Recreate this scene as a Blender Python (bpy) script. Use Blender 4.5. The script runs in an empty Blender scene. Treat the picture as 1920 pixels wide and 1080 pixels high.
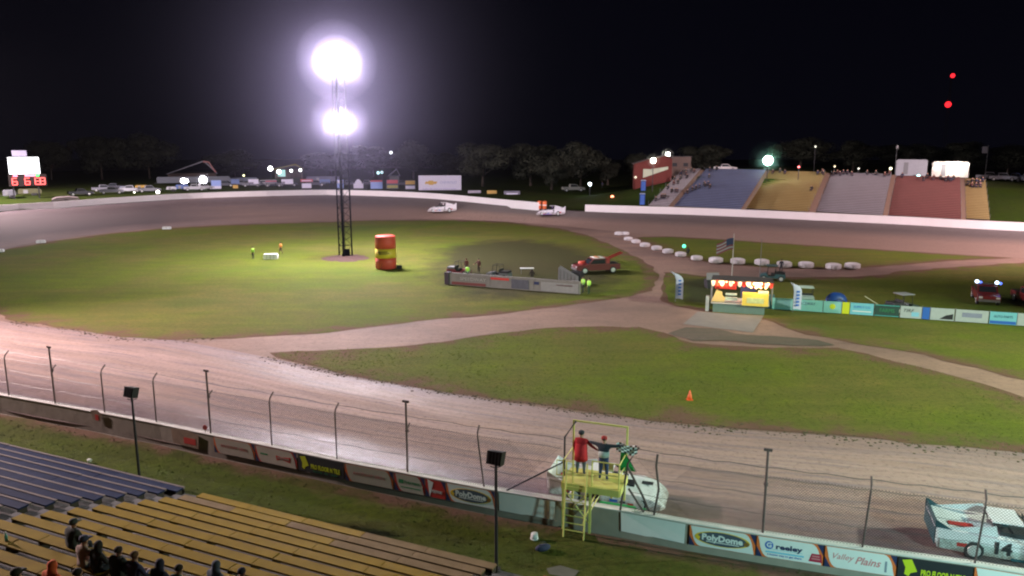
import bpy, math, random
from mathutils import Vector, Matrix, noise
from mathutils.geometry import delaunay_2d_cdt, intersect_point_line
R = math.radians
random.seed(7)
S = bpy.context.scene
COL = S.collection

# ------------------------------------------------------------------ camera
FPX, CH, PITCH = 1400.0, 15.0, math.atan(260 / 1400.0)
cd = bpy.data.cameras.new('camera'); cam = bpy.data.objects.new('camera', cd); COL.objects.link(cam)
cam.location = (0, 0, CH); cam.rotation_euler = (math.pi / 2 - PITCH, 0, 0)
cd.sensor_width = 36; cd.lens = FPX / 1920 * 36; cd.clip_end = 3000; cd.clip_start = 0.1
S.camera = cam
CP, SP = math.cos(PITCH), math.sin(PITCH)
def P(x, y, z=0.0):                      # point of the photograph (1920 x 1080) to the place on the level z
    u, v = (x - 960) / FPX, (540 - y) / FPX
    d = (u, CP + v * SP, -SP + v * CP); t = (z - CH) / d[2]
    return Vector((d[0] * t, d[1] * t, z))
def D(x, y, Y):                          # the same, at a distance Y in front of the camera
    u, v = (x - 960) / FPX, (540 - y) / FPX
    d = (u, CP + v * SP, -SP + v * CP); t = Y / d[1]
    return Vector((d[0] * t, Y, CH + d[2] * t))

# ------------------------------------------------------------------ night sky, lamps, exposure
w = bpy.data.worlds.new('World'); S.world = w; w.use_nodes = True
nt = w.node_tree; bg = nt.nodes['Background']
tc = nt.nodes.new('ShaderNodeTexCoord'); sx = nt.nodes.new('ShaderNodeSeparateXYZ'); cr = nt.nodes.new('ShaderNodeValToRGB')
nt.links.new(tc.outputs['Generated'], sx.inputs[0]); nt.links.new(sx.outputs['Z'], cr.inputs[0]); nt.links.new(cr.outputs[0], bg.inputs[0])
cr.color_ramp.elements[0].position = 0.0; cr.color_ramp.elements[0].color = (0.0016, 0.0016, 0.0036, 1)
cr.color_ramp.elements[1].position = 0.6; cr.color_ramp.elements[1].color = (0.0007, 0.0006, 0.0022, 1)
bg.inputs[1].default_value = 1.0
S.view_settings.view_transform = 'Standard'; S.view_settings.look = 'None'
S.view_settings.exposure = 0; S.view_settings.gamma = 1; S.view_settings.use_curve_mapping = False
try:
    S.cycles.use_denoising = True
    S.cycles.pixel_filter_type = 'BLACKMAN_HARRIS'; S.cycles.filter_width = 2.1
    S.cycles.max_bounces = 5; S.cycles.volume_bounces = 0; S.cycles.transparent_max_bounces = 48
    S.cycles.sample_clamp_indirect = 3.0; S.cycles.caustics_reflective = False; S.cycles.caustics_refractive = False
except Exception: pass

# lamps of the place: (watts, colour) and where they hang
TOWER_W, MAST_W = 80000., 1.0
MASTS = [  # x, y, height, watts, colour, point aimed at, cone; directional floodlight masts that stand outside the picture
    (-77, 56, 26, 390000., (1., .78, .76), (-20, 46), 76),
    (24, 3, 11, 34000., (.56, 1., .93), (17.5, 27.5), 72),
    (104, 78, 26, 430000., (1., .76, .76), (58, 134), 88),
    (66, 30, 24, 210000., (.84, 1., .74), (32, 44), 84),
    (-130, 150, 26, 360000., (1., .82, .84), (-60, 190), 160),
]
MAST_LABELS = ['floodlight mast outside the left edge, lighting the near straight', 'low floodlight mast outside the right edge, turned to the banners', 'floodlight mast outside the right edge by the far straight', 'floodlight mast outside the right edge beside the near straight', 'floodlight mast outside the left edge behind the far turn']
HAZE = 0.00002

# ------------------------------------------------------------------ helpers
def tag(o, label=None, cat=None, group=None, kind=None):
    if label: o['label'] = label
    if cat: o['category'] = cat
    if group: o['group'] = group
    if kind: o['kind'] = kind
    return o
def thing(name, label, cat, loc=(0, 0, 0), rz=0.0, group=None):
    o = bpy.data.objects.new(name, None); o.empty_display_size = .3; COL.objects.link(o)
    o.location = loc; o.rotation_euler = (0, 0, rz)
    return tag(o, label, cat, group)
_m = {}
def mat(name, col, rough=.7, metal=0., var=.18, scale=3., emit=None, es=0., bump=0., spec=None, coat=0.):
    if name in _m: return _m[name]
    m = bpy.data.materials.new(name); m.use_nodes = True; t = m.node_tree; b = t.nodes['Principled BSDF']
    b.inputs['Roughness'].default_value = rough; b.inputs['Metallic'].default_value = metal
    if coat: b.inputs['Coat Weight'].default_value = coat
    if spec is not None: b.inputs['Specular IOR Level'].default_value = spec
    c = tuple(col) + (1,)
    if var:
        g = t.nodes.new('ShaderNodeTexCoord'); n = t.nodes.new('ShaderNodeTexNoise'); n.inputs['Scale'].default_value = scale; n.inputs['Detail'].default_value = 5
        x = t.nodes.new('ShaderNodeMix'); x.data_type = 'RGBA'
        x.inputs['A'].default_value = tuple(v * (1 - var) for v in col) + (1,); x.inputs['B'].default_value = tuple(min(1, v * (1 + var)) for v in col) + (1,)
        t.links.new(g.outputs['Object'], n.inputs['Vector']); t.links.new(n.outputs['Fac'], x.inputs['Factor']); t.links.new(x.outputs['Result'], b.inputs['Base Color'])
        if bump:
            bp = t.nodes.new('ShaderNodeBump'); bp.inputs['Strength'].default_value = bump; bp.inputs['Distance'].default_value = .05
            t.links.new(n.outputs['Fac'], bp.inputs['Height']); t.links.new(bp.outputs[0], b.inputs['Normal'])
    else: b.inputs['Base Color'].default_value = c
    if emit: b.inputs['Emission Color'].default_value = tuple(emit) + (1,); b.inputs['Emission Strength'].default_value = es
    _m[name] = m; return m
class MB:
    def __init__(s): s.v = []; s.f = []; s.m = []; s.cur = 0
    def add(s, vs, fs):
        k = len(s.v); s.v += [tuple(v) for v in vs]; s.f += [tuple(i + k for i in f) for f in fs]; s.m += [s.cur] * len(fs); return s
    def box(s, c, d, rz=0., M=None):
        hx, hy, hz = d[0] / 2, d[1] / 2, d[2] / 2
        vs = [Vector((x, y, z)) for z in (-hz, hz) for x, y in ((-hx, -hy), (hx, -hy), (hx, hy), (-hx, hy))]
        if rz: q = Matrix.Rotation(rz, 3, 'Z'); vs = [q @ v for v in vs]
        if M is not None: vs = [M @ v for v in vs]
        c = Vector(c); vs = [v + c for v in vs]
        return s.add(vs, [(3, 2, 1, 0), (4, 5, 6, 7), (0, 1, 5, 4), (1, 2, 6, 5), (2, 3, 7, 6), (3, 0, 4, 7)])
    def tube(s, pts, r, n=6, cap=True):
        pts = [Vector(p) for p in pts]; k = len(pts); rs = r if isinstance(r, (list, tuple)) else [r] * k
        vs = []; fs = []
        for i, p in enumerate(pts):
            d = (pts[min(i + 1, k - 1)] - pts[max(i - 1, 0)]).normalized()
            a = d.cross(Vector((0, 0, 1)) if abs(d.z) < .9 else Vector((1, 0, 0))).normalized(); b = d.cross(a)
            for j in range(n):
                t = 2 * math.pi * j / n; vs.append(p + (a * math.cos(t) + b * math.sin(t)) * rs[i])
        for i in range(k - 1):
            for j in range(n):
                q = (j + 1) % n; fs.append((i * n + j, i * n + q, (i + 1) * n + q, (i + 1) * n + j))
        if cap: fs.append(tuple(range(n))[::-1]); fs.append(tuple((k - 1) * n + j for j in range(n)))
        return s.add(vs, fs)
    def lathe(s, prof, n=16, c=(0, 0, 0)):
        c = Vector(c); vs = []; fs = []
        for r, z in prof:
            for j in range(n): t = 2 * math.pi * j / n; vs.append(c + Vector((r * math.cos(t), r * math.sin(t), z)))
        for i in range(len(prof) - 1):
            for j in range(n): q = (j + 1) % n; fs.append((i * n + j, i * n + q, (i + 1) * n + q, (i + 1) * n + j))
        fs.append(tuple(range(n))[::-1]); fs.append(tuple((len(prof) - 1) * n + j for j in range(n)))
        return s.add(vs, fs)
    def ball(s, c, r, n=8, k=6):
        rr = r if isinstance(r, (tuple, list)) else (r, r, r); vs = []; fs = []
        for i in range(k + 1):
            p = math.pi * i / k
            for j in range(n): t = 2 * math.pi * j / n; vs.append((c[0] + rr[0] * math.sin(p) * math.cos(t), c[1] + rr[1] * math.sin(p) * math.sin(t), c[2] - rr[2] * math.cos(p)))
        for i in range(k):
            for j in range(n): q = (j + 1) % n; fs.append((i * n + j, i * n + q, (i + 1) * n + q, (i + 1) * n + j))
        return s.add(vs, fs)
    def prism(s, poly, y0, y1):          # outline in x,z pushed along y
        n = len(poly); vs = [(x, y0, z) for x, z in poly] + [(x, y1, z) for x, z in poly]
        fs = [tuple(range(n)), tuple(range(2 * n - 1, n - 1, -1))] + [(i, i + n, (i + 1) % n + n, (i + 1) % n) for i in range(n)]
        return s.add(vs, fs)
    def mesh(s, name, mats, smooth=False):
        me = bpy.data.meshes.new(name); me.from_pydata(s.v, [], s.f)
        for m in (mats if isinstance(mats, (list, tuple)) else [mats]): me.materials.append(m)
        me.polygons.foreach_set('material_index', s.m)
        if smooth: me.polygons.foreach_set('use_smooth', [True] * len(s.f))
        import bmesh
        bm = bmesh.new(); bm.from_mesh(me); bmesh.ops.recalc_face_normals(bm, faces=bm.faces); bm.to_mesh(me); bm.free()
        return me
    def build(s, name, mats, parent=None, smooth=False, **kw):
        return obj(name, s.mesh(name, mats, smooth), parent, **kw)
def obj(name, me, parent=None, loc=None, rz=None, label=None, cat=None, group=None, kind=None):
    o = bpy.data.objects.new(name, me); COL.objects.link(o)
    if parent: o.parent = parent
    if loc is not None: o.location = loc
    if rz is not None: o.rotation_euler = (0, 0, rz)
    return tag(o, label, cat, group, kind)
def kids(o): return [c for c in bpy.data.objects if c.parent is o]
_tree = {}
def copy_thing(root, loc, rz, label, group=None, ch=None):
    def rec(o, par):
        c = o.copy(); COL.objects.link(c); c.parent = par
        for k in (_tree.get(o.name) or _tree.setdefault(o.name, kids(o))): rec(k, c)
        return c
    r = rec(root, None); r.location = loc; r.rotation_euler = (0, 0, rz); r['label'] = label
    if group: r['group'] = group
    return r
_txt = {}
def text(s, size, parent, m, loc, rx=math.pi / 2, rz=0., ext=.004, wid=None, shear=0., name='lettering', bold=0.0):
    key = (s, size, shear, bold, wid)
    if key not in _txt:
        c = bpy.data.curves.new('t', 'FONT'); c.body = s; c.size = size; c.align_x = 'CENTER'; c.align_y = 'CENTER'; c.extrude = ext; c.shear = shear; c.offset = bold; c.resolution_u = 2
        o = bpy.data.objects.new('t', c); COL.objects.link(o); bpy.context.view_layer.update()
        me = bpy.data.meshes.new_from_object(o.evaluated_get(bpy.context.evaluated_depsgraph_get()))
        bpy.data.objects.remove(o); me.name = 'lettering'
        if wid:
            xs = [v.co.x for v in me.vertices]; k = wid / max(.001, max(xs) - min(xs))
            for v in me.vertices: v.co.x *= k
        _txt[key] = me
    me = _txt[key].copy(); me.materials.clear(); me.materials.append(m)
    o = obj(name, me, parent); o.location = loc; o.rotation_euler = (rx, 0, rz); return o

def link(t, a, b): t.links.new(a, b)
def N(t, ty, **kw):
    n = t.nodes.new(ty)
    for k, v in kw.items():
        if k in n.inputs: n.inputs[k].default_value = v
        else: setattr(n, k, v)
    return n
def ramp(t, fac, stops):
    r = t.nodes.new('ShaderNodeValToRGB'); e = r.color_ramp.elements
    while len(e) < len(stops): e.new(.5)
    for i, (p, c) in enumerate(stops):
        e[i].position = p; e[i].color = (c if isinstance(c, tuple) else (c, c, c)) + (1,)
    link(t, fac, r.inputs[0]); return r.outputs[0]
def mix(t, f, a, b, mode='MIX'):
    x = t.nodes.new('ShaderNodeMix'); x.data_type = 'RGBA'; x.blend_type = mode
    for k, v in (('Factor', f), ('A', a), ('B', b)):
        if isinstance(v, (int, float)): x.inputs[k].default_value = v
        elif isinstance(v, tuple): x.inputs[k].default_value = v + (1,)
        else: link(t, v, x.inputs[k])
    return x.outputs['Result']
def mth(t, op, a, b=None, c=None):
    x = t.nodes.new('ShaderNodeMath'); x.operation = op
    for i, v in enumerate((a, b, c)):
        if v is None: continue
        if isinstance(v, (int, float)): x.inputs[i].default_value = v
        else: link(t, v, x.inputs[i])
    return x.outputs[0]
def noise_n(t, vec, scale, detail=5, rough=.55, stretch=None):
    if stretch:
        mp = N(t, 'ShaderNodeMapping'); mp.inputs['Scale'].default_value = stretch; link(t, vec, mp.inputs[0]); vec = mp.outputs[0]
    n = N(t, 'ShaderNodeTexNoise'); n.inputs['Scale'].default_value = scale; n.inputs['Detail'].default_value = detail; n.inputs['Roughness'].default_value = rough
    link(t, vec, n.inputs['Vector']); return n.outputs['Fac']

# ------------------------------------------------------------------ ground materials
def grass_mat(name, tint=(1, 1, 1), worn=None):
    m = bpy.data.materials.new(name); m.use_nodes = True; t = m.node_tree; b = t.nodes['Principled BSDF']
    g = N(t, 'ShaderNodeTexCoord').outputs['Object']
    big = noise_n(t, g, .05, 5, .6); mid = noise_n(t, g, .35, 6, .65); fine = noise_n(t, g, 3.2, 6, .75)
    mow = noise_n(t, g, .5, 5, .65, (.22, 1.2, 1))
    c = lambda r, gg, bb: (r * tint[0], gg * tint[1], bb * tint[2])
    a = ramp(t, big, [(.3, c(.068, .130, .018)), (.46, c(.138, .175, .016)), (.58, c(.180, .150, .042)), (.72, c(.070, .125, .022))])
    a = mix(t, ramp(t, mid, [(.35, 0.), (.75, 1.)]), a, c(.122, .130, .032))
    a = mix(t, ramp(t, mow, [(.4, 0.), (.7, .55)]), a, c(.085, .105, .022))
    a = mix(t, ramp(t, fine, [(.3, .75), (.55, 0.)]), a, c(.065, .075, .020))
    at = N(t, 'ShaderNodeAttribute', attribute_name='edge').outputs['Fac']   # metres to the edge of the turf
    wear = mth(t, 'ADD', at, mth(t, 'MULTIPLY', mth(t, 'SUBTRACT', mid, .5), 4.))
    wear = ramp(t, wear, [(.0, 1.), (.55, .25), (1., 0.)])
    if worn: a = mix(t, ramp(t, mth(t, 'ADD', at, mth(t, 'MULTIPLY', mth(t, 'SUBTRACT', mid, .5), 1.2)), [(.15, 0.), (.9, .85)]), a, worn)  # worn: patch centre tone, for bare wear and for the painted dim infield
    elif worn is None: a = mix(t, wear, a, (.15, .088, .062))
    link(t, a, b.inputs['Base Color']); b.inputs['Roughness'].default_value = .85; b.inputs['Specular IOR Level'].default_value = .06
    bp = N(t, 'ShaderNodeBump', Strength=.9, Distance=.12); link(t, fine, bp.inputs['Height']); link(t, bp.outputs[0], b.inputs['Normal'])
    return m
def dirt_mat(name, base=(.30, .185, .14), dark=(.17, .105, .085), sc=1.):
    m = bpy.data.materials.new(name); m.use_nodes = True; t = m.node_tree; b = t.nodes['Principled BSDF']
    g = N(t, 'ShaderNodeTexCoord').outputs['Object']
    big = noise_n(t, g, .08 * sc, 5, .6); fine = noise_n(t, g, 2.2, 7, .7); st = noise_n(t, g, .5, 4, .6, (.25, 1.3, 1))
    a = mix(t, ramp(t, big, [(.38, 0.), (.65, 1.)]), base, dark); a = mix(t, ramp(t, st, [(.45, 0.), (.75, .6)]), a, dark)
    a = mix(t, ramp(t, fine, [(.3, .5), (.5, 0.)]), a, tuple(v * .6 for v in dark))
    link(t, a, b.inputs['Base Color']); b.inputs['Roughness'].default_value = .8
    bp = N(t, 'ShaderNodeBump', Strength=.6, Distance=.08); link(t, fine, bp.inputs['Height']); link(t, bp.outputs[0], b.inputs['Normal'])
    return m
def track_mat():
    m = bpy.data.materials.new('track clay'); m.use_nodes = True; t = m.node_tree; b = t.nodes['Principled BSDF']
    uv = N(t, 'ShaderNodeUVMap', uv_map='uv').outputs[0]; s = N(t, 'ShaderNodeSeparateXYZ'); link(t, uv, s.inputs[0]); u, v = s.outputs['X'], s.outputs['Y']
    g = N(t, 'ShaderNodeTexCoord').outputs['Object']
    wob = noise_n(t, uv, 1.2, 4, .6, (.9, 3., 1))
    vw = mth(t, 'ADD', v, mth(t, 'MULTIPLY', mth(t, 'SUBTRACT', wob, .5), .16))
    streak = noise_n(t, uv, 1., 6, .65, (1.2, 34., 1)); streak2 = noise_n(t, uv, 1., 4, .6, (.45, 9., 1))
    fine = noise_n(t, g, 3.5, 7, .72); mid = noise_n(t, g, .6, 5, .6)
    tan, plum, damp = (.43, .285, .245), (.20, .150, .170), (.085, .064, .070)
    lane = ramp(t, vw, [(0., 1.), (.20, .95), (.34, .15), (.8, 0.), (.9, .35), (1., .7)])
    a = mix(t, lane, tan, plum)
    a = mix(t, ramp(t, streak2, [(.40, 0.), (.62, .8)]), a, (.29, .19, .16))
    a = mix(t, ramp(t, streak, [(.46, 0.), (.66, .8)]), a, plum)
    turn = ramp(t, mth(t, 'MULTIPLY', mth(t, 'ADD', u, mth(t, 'MULTIPLY', mid, .6)), 1 / 40.), [(.0, 0.), (.29, 0.), (.37, 1.), (.615, 1.), (.69, .0), (1., 0.)])
    dd = mth(t, 'MULTIPLY', turn, ramp(t, vw, [(0., .55), (.16, .9), (.78, 1.), (.97, .45)]))
    a = mix(t, dd, a, damp)
    back = ramp(t, mth(t, 'MULTIPLY', u, 1 / 40.), [(0., 0.), (.63, 0.), (.70, 1.), (1., 1.)])
    bk = mix(t, ramp(t, vw, [(0., 1.), (.27, .9), (.55, .1), (1., 0.)]), (.26, .168, .135), (.11, .088, .088))
    a = mix(t, back, a, bk)
    a = mix(t, ramp(t, fine, [(.32, .55), (.5, 0.)]), a, (.11, .075, .065))
    link(t, a, b.inputs['Base Color'])
    wet = ramp(t, vw, [(0., 1.), (.26, .85), (.37, .0), (.70, .0), (.80, .45), (.97, .5), (1., .15)])
    wet = mth(t, 'MULTIPLY', wet, ramp(t, mid, [(.3, .55), (.6, 1.)]))
    wet = mth(t, 'MULTIPLY', wet, ramp(t, mth(t, 'MULTIPLY', u, 1 / 40.), [(.0, 1.), (.30, 1.), (.38, .35), (1., .35)]))
    rg = N(t, 'ShaderNodeMapRange'); link(t, wet, rg.inputs[0]); rg.inputs[3].default_value = .82; rg.inputs[4].default_value = .29; link(t, rg.outputs[0], b.inputs['Roughness'])
    # tyre prints pressed into the clay
    wv = N(t, 'ShaderNodeTexVoronoi'); mp = N(t, 'ShaderNodeMapping'); mp.inputs['Scale'].default_value = (26., 42., 1); link(t, uv, mp.inputs[0]); link(t, mp.outputs[0], wv.inputs['Vector']); wv.inputs['Scale'].default_value = 1.; wv.inputs['Randomness'].default_value = .55
    h = mth(t, 'ADD', mth(t, 'MULTIPLY', wv.outputs['Distance'], .35), mth(t, 'ADD', mth(t, 'MULTIPLY', streak, .5), mth(t, 'MULTIPLY', fine, .5)))
    bp = N(t, 'ShaderNodeBump', Strength=.55, Distance=.14); link(t, h, bp.inputs['Height']); link(t, bp.outputs[0], b.inputs['Normal'])
    return m
M_GRASS = grass_mat('infield turf'); M_GRASS2 = grass_mat('roadside turf', (.55, .60, .55)); M_TRACK = track_mat()
M_PATH = dirt_mat('pit road dirt'); M_GROUND = dirt_mat('bare ground', (.13, .10, .07), (.08, .065, .045), .5)
M_HILL = grass_mat('hillside turf', (.34, .42, .45), worn=())

# ------------------------------------------------------------------ near wall line
WT = [(-330, 686), (0, 740), (101, 758), (200, 776), (300, 795), (395, 815), (507, 837), (630, 863), (760, 887), (905, 915), (1040, 937), (1165, 957), (1290, 980), (1430, 1002), (1690, 1040), (1820, 1058), (1920, 1074)]
WH = .92
WP = [P(x, y, WH).xy for x, y in WT]; e_w = (WP[-1] - WP[7]).normalized(); WP.append(WP[-1] + e_w * 45)
WP.insert(0, WP[0] + Vector((-17, 10.5))); 
def wy(x):                                # photo height of the wall's top edge above column x
    for (a, b), (c, d) in zip(WT, WT[1:]):
        if x <= c or (c, d) == WT[-1]: return b + (d - b) * (x - a) / (c - a)
def wallp(x, dz=0.): q = P(x, wy(x), WH); return Vector((q.x, q.y, 0))
E_R = Vector((.9155, -.4023, 0)); N_R = Vector((-.4023, -.9155, 0))   # along the grandstand rows; back up the slope

def smooth_curve(pts, step):
    out = []; n = len(pts)
    for i in range(n - 1):
        p0, p1, p2, p3 = pts[max(i - 1, 0)], pts[i], pts[i + 1], pts[min(i + 2, n - 1)]
        k = max(1, int((p2 - p1).length / step))
        for j in range(k):
            t = j / k
            out.append(.5 * ((2 * p1) + (p2 - p0) * t + (2 * p0 - 5 * p1 + 4 * p2 - p3) * t * t + (3 * p1 - p0 - 3 * p2 + p3) * t ** 3))
    out.append(pts[-1]); return out
# ------------------------------------------------------------------ the oval: outer edge | inner edge
def wallz(x):                             # level of the far wall's top by photo column
    T = [(0, 3.6), (250, 4.6), (500, 5.3), (800, 5.1), (1010, 4.3), (1097, 4.0), (1300, 3.8), (1920, 3.4)]
    if x >= 1920: return 3.4
    for (a, b), (c, d) in zip(T, T[1:]):
        if x <= c: return b + (d - b) * (x - a) / (c - a)
FW = 1.22
FWT = [(0, 385), (100, 379), (200, 372), (350, 363), (500, 358), (640, 356.5), (800, 362), (950, 375), (1010, 380), (1097, 385), (1300, 391), (1500, 399), (1700, 408), (1920, 419)]
def fwp(x, y): q = P(x, y, wallz(x)); q.z -= FW; return q
FWP = [fwp(*q) for q in FWT]
far_dir = (FWP[-1] - FWP[-3]); far_dir.z = 0; far_dir.normalize()
pairs = [  # outer, inner
    (Vector(WP[-1].to_3d()), P(1920, 850) + Vector((.93, -.36, 0)) * 34),
    (wallp(1920), P(1920, 850)), (wallp(1500), P(1620, 822)), (wallp(1165), P(1340, 802)), (wallp(905), P(1100, 775)),
    (wallp(630), P(850, 739)), (wallp(395), P(650, 703)), (wallp(200), P(500, 670)), (wallp(0), P(320, 637)),
    (Vector((-44.5, 48.6, .2)), P(150, 621)), (Vector((-60, 58, .6)), P(0, 601)), (Vector((-82, 72, 1.4)), Vector((-62, 76, 0))),
    (Vector((-98, 92, 1.9)), Vector((-75, 92, 0))), (Vector((-107, 120, 2.2)), Vector((-80, 106, 0))),
    (FWP[0] + Vector((-2.5, -14, -.2)), P(0, 468)), (FWP[0], P(60, 456)), (FWP[2], P(190, 438)), (FWP[3], P(330, 425)),
    (FWP[4], P(470, 418.5)), (FWP[5], P(610, 414)), (FWP[6], P(760, 411.5)), (FWP[7], P(900, 413)), (FWP[9], P(1050, 424)), (FWP[10], P(1230, 441)),
    (FWP[11], P(1440, 453)), (FWP[12], P(1640, 467)), (FWP[13], P(1870, 481)), (FWP[13] + far_dir * 60, P(1920, 485) + far_dir * 60)]
OUT = smooth_curve([a for a, b in pairs], 1e9); 
def resample(idx, n=14):
    pts = [p[idx] for p in pairs]; out = []
    for i in range(len(pts) - 1):
        p0, p1, p2, p3 = pts[max(i - 1, 0)], pts[i], pts[i + 1], pts[min(i + 2, len(pts) - 1)]
        for j in range(n):
            t = j / n; out.append(.5 * ((2 * p1) + (p2 - p0) * t + (2 * p0 - 5 * p1 + 4 * p2 - p3) * t * t + (3 * p1 - p0 - 3 * p2 + p3) * t ** 3))
    out.append(pts[-1]); return out
O_, I_ = resample(0), resample(1); NV = 16
me = bpy.data.meshes.new('dirt_track'); vs = []; fs = []; uvs = []; L = 0.
for i, (o, n) in enumerate(zip(O_, I_)):
    if i: L += ((o - O_[i - 1]).length + (n - I_[i - 1]).length) / 2
    for j in range(NV + 1):
        t = j / NV; q = o.lerp(n, t); q.z = o.z * (1 - t) ** 1.25 + .03 * noise.noise(q * .15) * (1 if 0 < j < NV else 0)
        vs.append(q); uvs.append((L / 10., t))
for i in range(len(O_) - 1):
    for j in range(NV): a = i * (NV + 1) + j; fs.append((a, a + 1, a + NV + 2, a + NV + 1))
me.from_pydata(vs, [], fs); ul = me.uv_layers.new(name='uv')
for l in me.loops: ul.data[l.index].uv = uvs[l.vertex_index]
me.polygons.foreach_set('use_smooth', [True] * len(fs)); me.materials.append(M_TRACK)
TRACKLEN = L; tag(obj('dirt_track', me), kind='structure')
from mathutils.bvhtree import BVHTree
TBV = BVHTree.FromPolygons(vs, fs)
def track_z(p):                           # height of the track surface under p
    h = TBV.ray_cast(Vector((p.x, p.y, 40)), Vector((0, 0, -1))); return h[0].z if h[0] else 0.
def TP(x, y):                             # where the ray through a photo point lands on the track
    u, v = (x - 960) / FPX, (540 - y) / FPX; h = TBV.ray_cast(Vector((0, 0, CH)), Vector((u, CP + v * SP, -SP + v * CP)).normalized())
    return h[0] if h[0] else P(x, y)

def sheet(name, pts, z, m, step, jit, kind='structure', edge=2.2, seed=0, **kw):
    """flat polygon with a broken, wandering outline and its distance-to-edge stored per vertex"""
    dense = []
    n = len(pts)
    for i in range(n):
        a, b = pts[i].xy, pts[(i + 1) % n].xy; k = max(1, int((b - a).length / step)); d = (b - a); nn = Vector((-d.y, d.x)); nn = nn.normalized() if nn.length else nn
        for j in range(k):
            q = a + d * j / k; o = noise.noise(Vector((q.x * .35, q.y * .35, seed))) * jit + noise.noise(Vector((q.x * 1.5, q.y * 1.5, seed))) * jit * .4
            dense.append(q + nn * o)
    xs = [p.x for p in dense]; ys = [p.y for p in dense]; inner = []; g = max(step * 1.5, 1.3)
    from mathutils.geometry import intersect_point_line
    def inside(q):
        c = False; j = len(dense) - 1
        for i in range(len(dense)):
            if (dense[i].y > q.y) != (dense[j].y > q.y) and q.x < (dense[j].x - dense[i].x) * (q.y - dense[i].y) / (dense[j].y - dense[i].y) + dense[i].x: c = not c
            j = i
        return c
    def dist(q): return min((q - p).length for p in dense[::2])
    nx, ny = int((max(xs) - min(xs)) / g) + 1, int((max(ys) - min(ys)) / g) + 1
    for a in range(nx):
        for b2 in range(ny):
            q = Vector((min(xs) + (a + .5 * (b2 % 2)) * g, min(ys) + b2 * g))
            if inside(q):
                dq = dist(q)
                if dq > g * .5 and (dq < 4.5 or (a % 3 == 0 and b2 % 3 == 0)): inner.append((q, dq))
    allp = dense + [q for q, _ in inner]; nb = len(dense)
    vo, _, fo, ov, _, _ = delaunay_2d_cdt(allp, [], [list(range(nb))], 1, 1e-4)
    me = bpy.data.meshes.new(name); me.from_pydata([(v.x, v.y, z) for v in vo], [], [f for f in fo]); me.materials.append(m)
    at = me.attributes.new('edge', 'FLOAT', 'POINT'); vals = []
    for o in ov:
        k = o[0] if o else 0; vals.append(0. if k < nb else inner[k - nb][1] / edge)
    at.data.foreach_set('value', vals)
    import bmesh
    bm = bmesh.new(); bm.from_mesh(me)
    for f in bm.faces:
        if f.normal.z < 0: f.normal_flip()
    bm.to_mesh(me); bm.free()
    return tag(obj(name, me), kind=kind, **kw)
pp = lambda L, z=0.: [P(x, y, z) for x, y in L]

# base ground under everything
gb = MB(); gs = 40
bpts = [(x, y) for x in range(-10, 11) for y in range(-3, 18)]
gb.add([(x * 60, y * 60, -.25) for x in range(-12, 13) for y in range(-2, 20)], [(i * 22 + j, (i + 1) * 22 + j, (i + 1) * 22 + j + 1, i * 22 + j + 1) for i in range(24) for j in range(21)])
gb.build('ground', M_GROUND, kind='structure')
# pit roads: the bare infield inside the oval
inf = [I_[i] for i in range(0, len(I_), 7)]
sheet('infield_pit_road', inf, -.012, M_PATH, 3., .0)
G1 = pp([(30, 604), (90, 611), (150, 621), (230, 632), (300, 636), (400, 635), (500, 631), (600, 625), (700, 613), (800, 600), (900, 592), (1000, 582), (1100, 567), (1180, 556), (1222, 545), (1236, 520), (1225, 500), (1190, 480), (1150, 460), (1100, 441), (1050, 428), (950, 416.5), (850, 413), (700, 413), (500, 419.5), (400, 423), (300, 429), (200, 438.5), (100, 452), (0, 469)]) + [Vector((-78.5, 106, 0)), Vector((-73.5, 92, 0)), Vector((-60.5, 77, 0))]
G2 = pp([(505, 663), (560, 658), (700, 654), (780, 648), (850, 637), (1000, 617), (1100, 612), (1200, 613), (1300, 642), (1450, 652), (1570, 652), (1650, 670), (1750, 694), (1850, 723), (1920, 745), (2300, 865), (2300, 905), (1920, 848), (1700, 829), (1500, 812), (1300, 798), (1100, 773), (1000, 757), (850, 737), (700, 711), (600, 691), (540, 678)])
G3 = pp([(1245, 510), (1320, 517), (1450, 520), (1600, 520), (1750, 503), (1920, 492), (2300, 482), (2400, 850), (1920, 715), (1800, 682), (1700, 658), (1590, 642), (1500, 628), (1435, 598), (1300, 582), (1242, 565)])
G4 = pp([(1190, 445), (1250, 443), (1400, 452), (1550, 462), (1700, 472), (1850, 481), (1900, 484), (1800, 488), (1700, 496), (1600, 504), (1480, 504), (1350, 496), (1260, 478)])
for k, (g_, j) in enumerate(((G1, .5), (G2, .45), (G3, .7), (G4, .5))): sheet('infield_grass', g_, .012 + .002 * k, M_GRASS, 1.1, j, seed=k * 7.3, edge=3.)
# turf strip between the wall and the grandstand
near_in = [Vector((p.x, p.y, 0)) - Vector((.368, .93, 0)) * .35 for p in WP[1:]]
S0 = P(380, 925, 1.5); S0.z = 0
near_out = [S0 + E_R * t - N_R * .4 for t in (60, 40, 20, 0, -20, -36)]
sheet('verge_grass', near_in + near_out, -.10, M_GRASS2, 1.0, .12, seed=33, edge=1.4)
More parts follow.
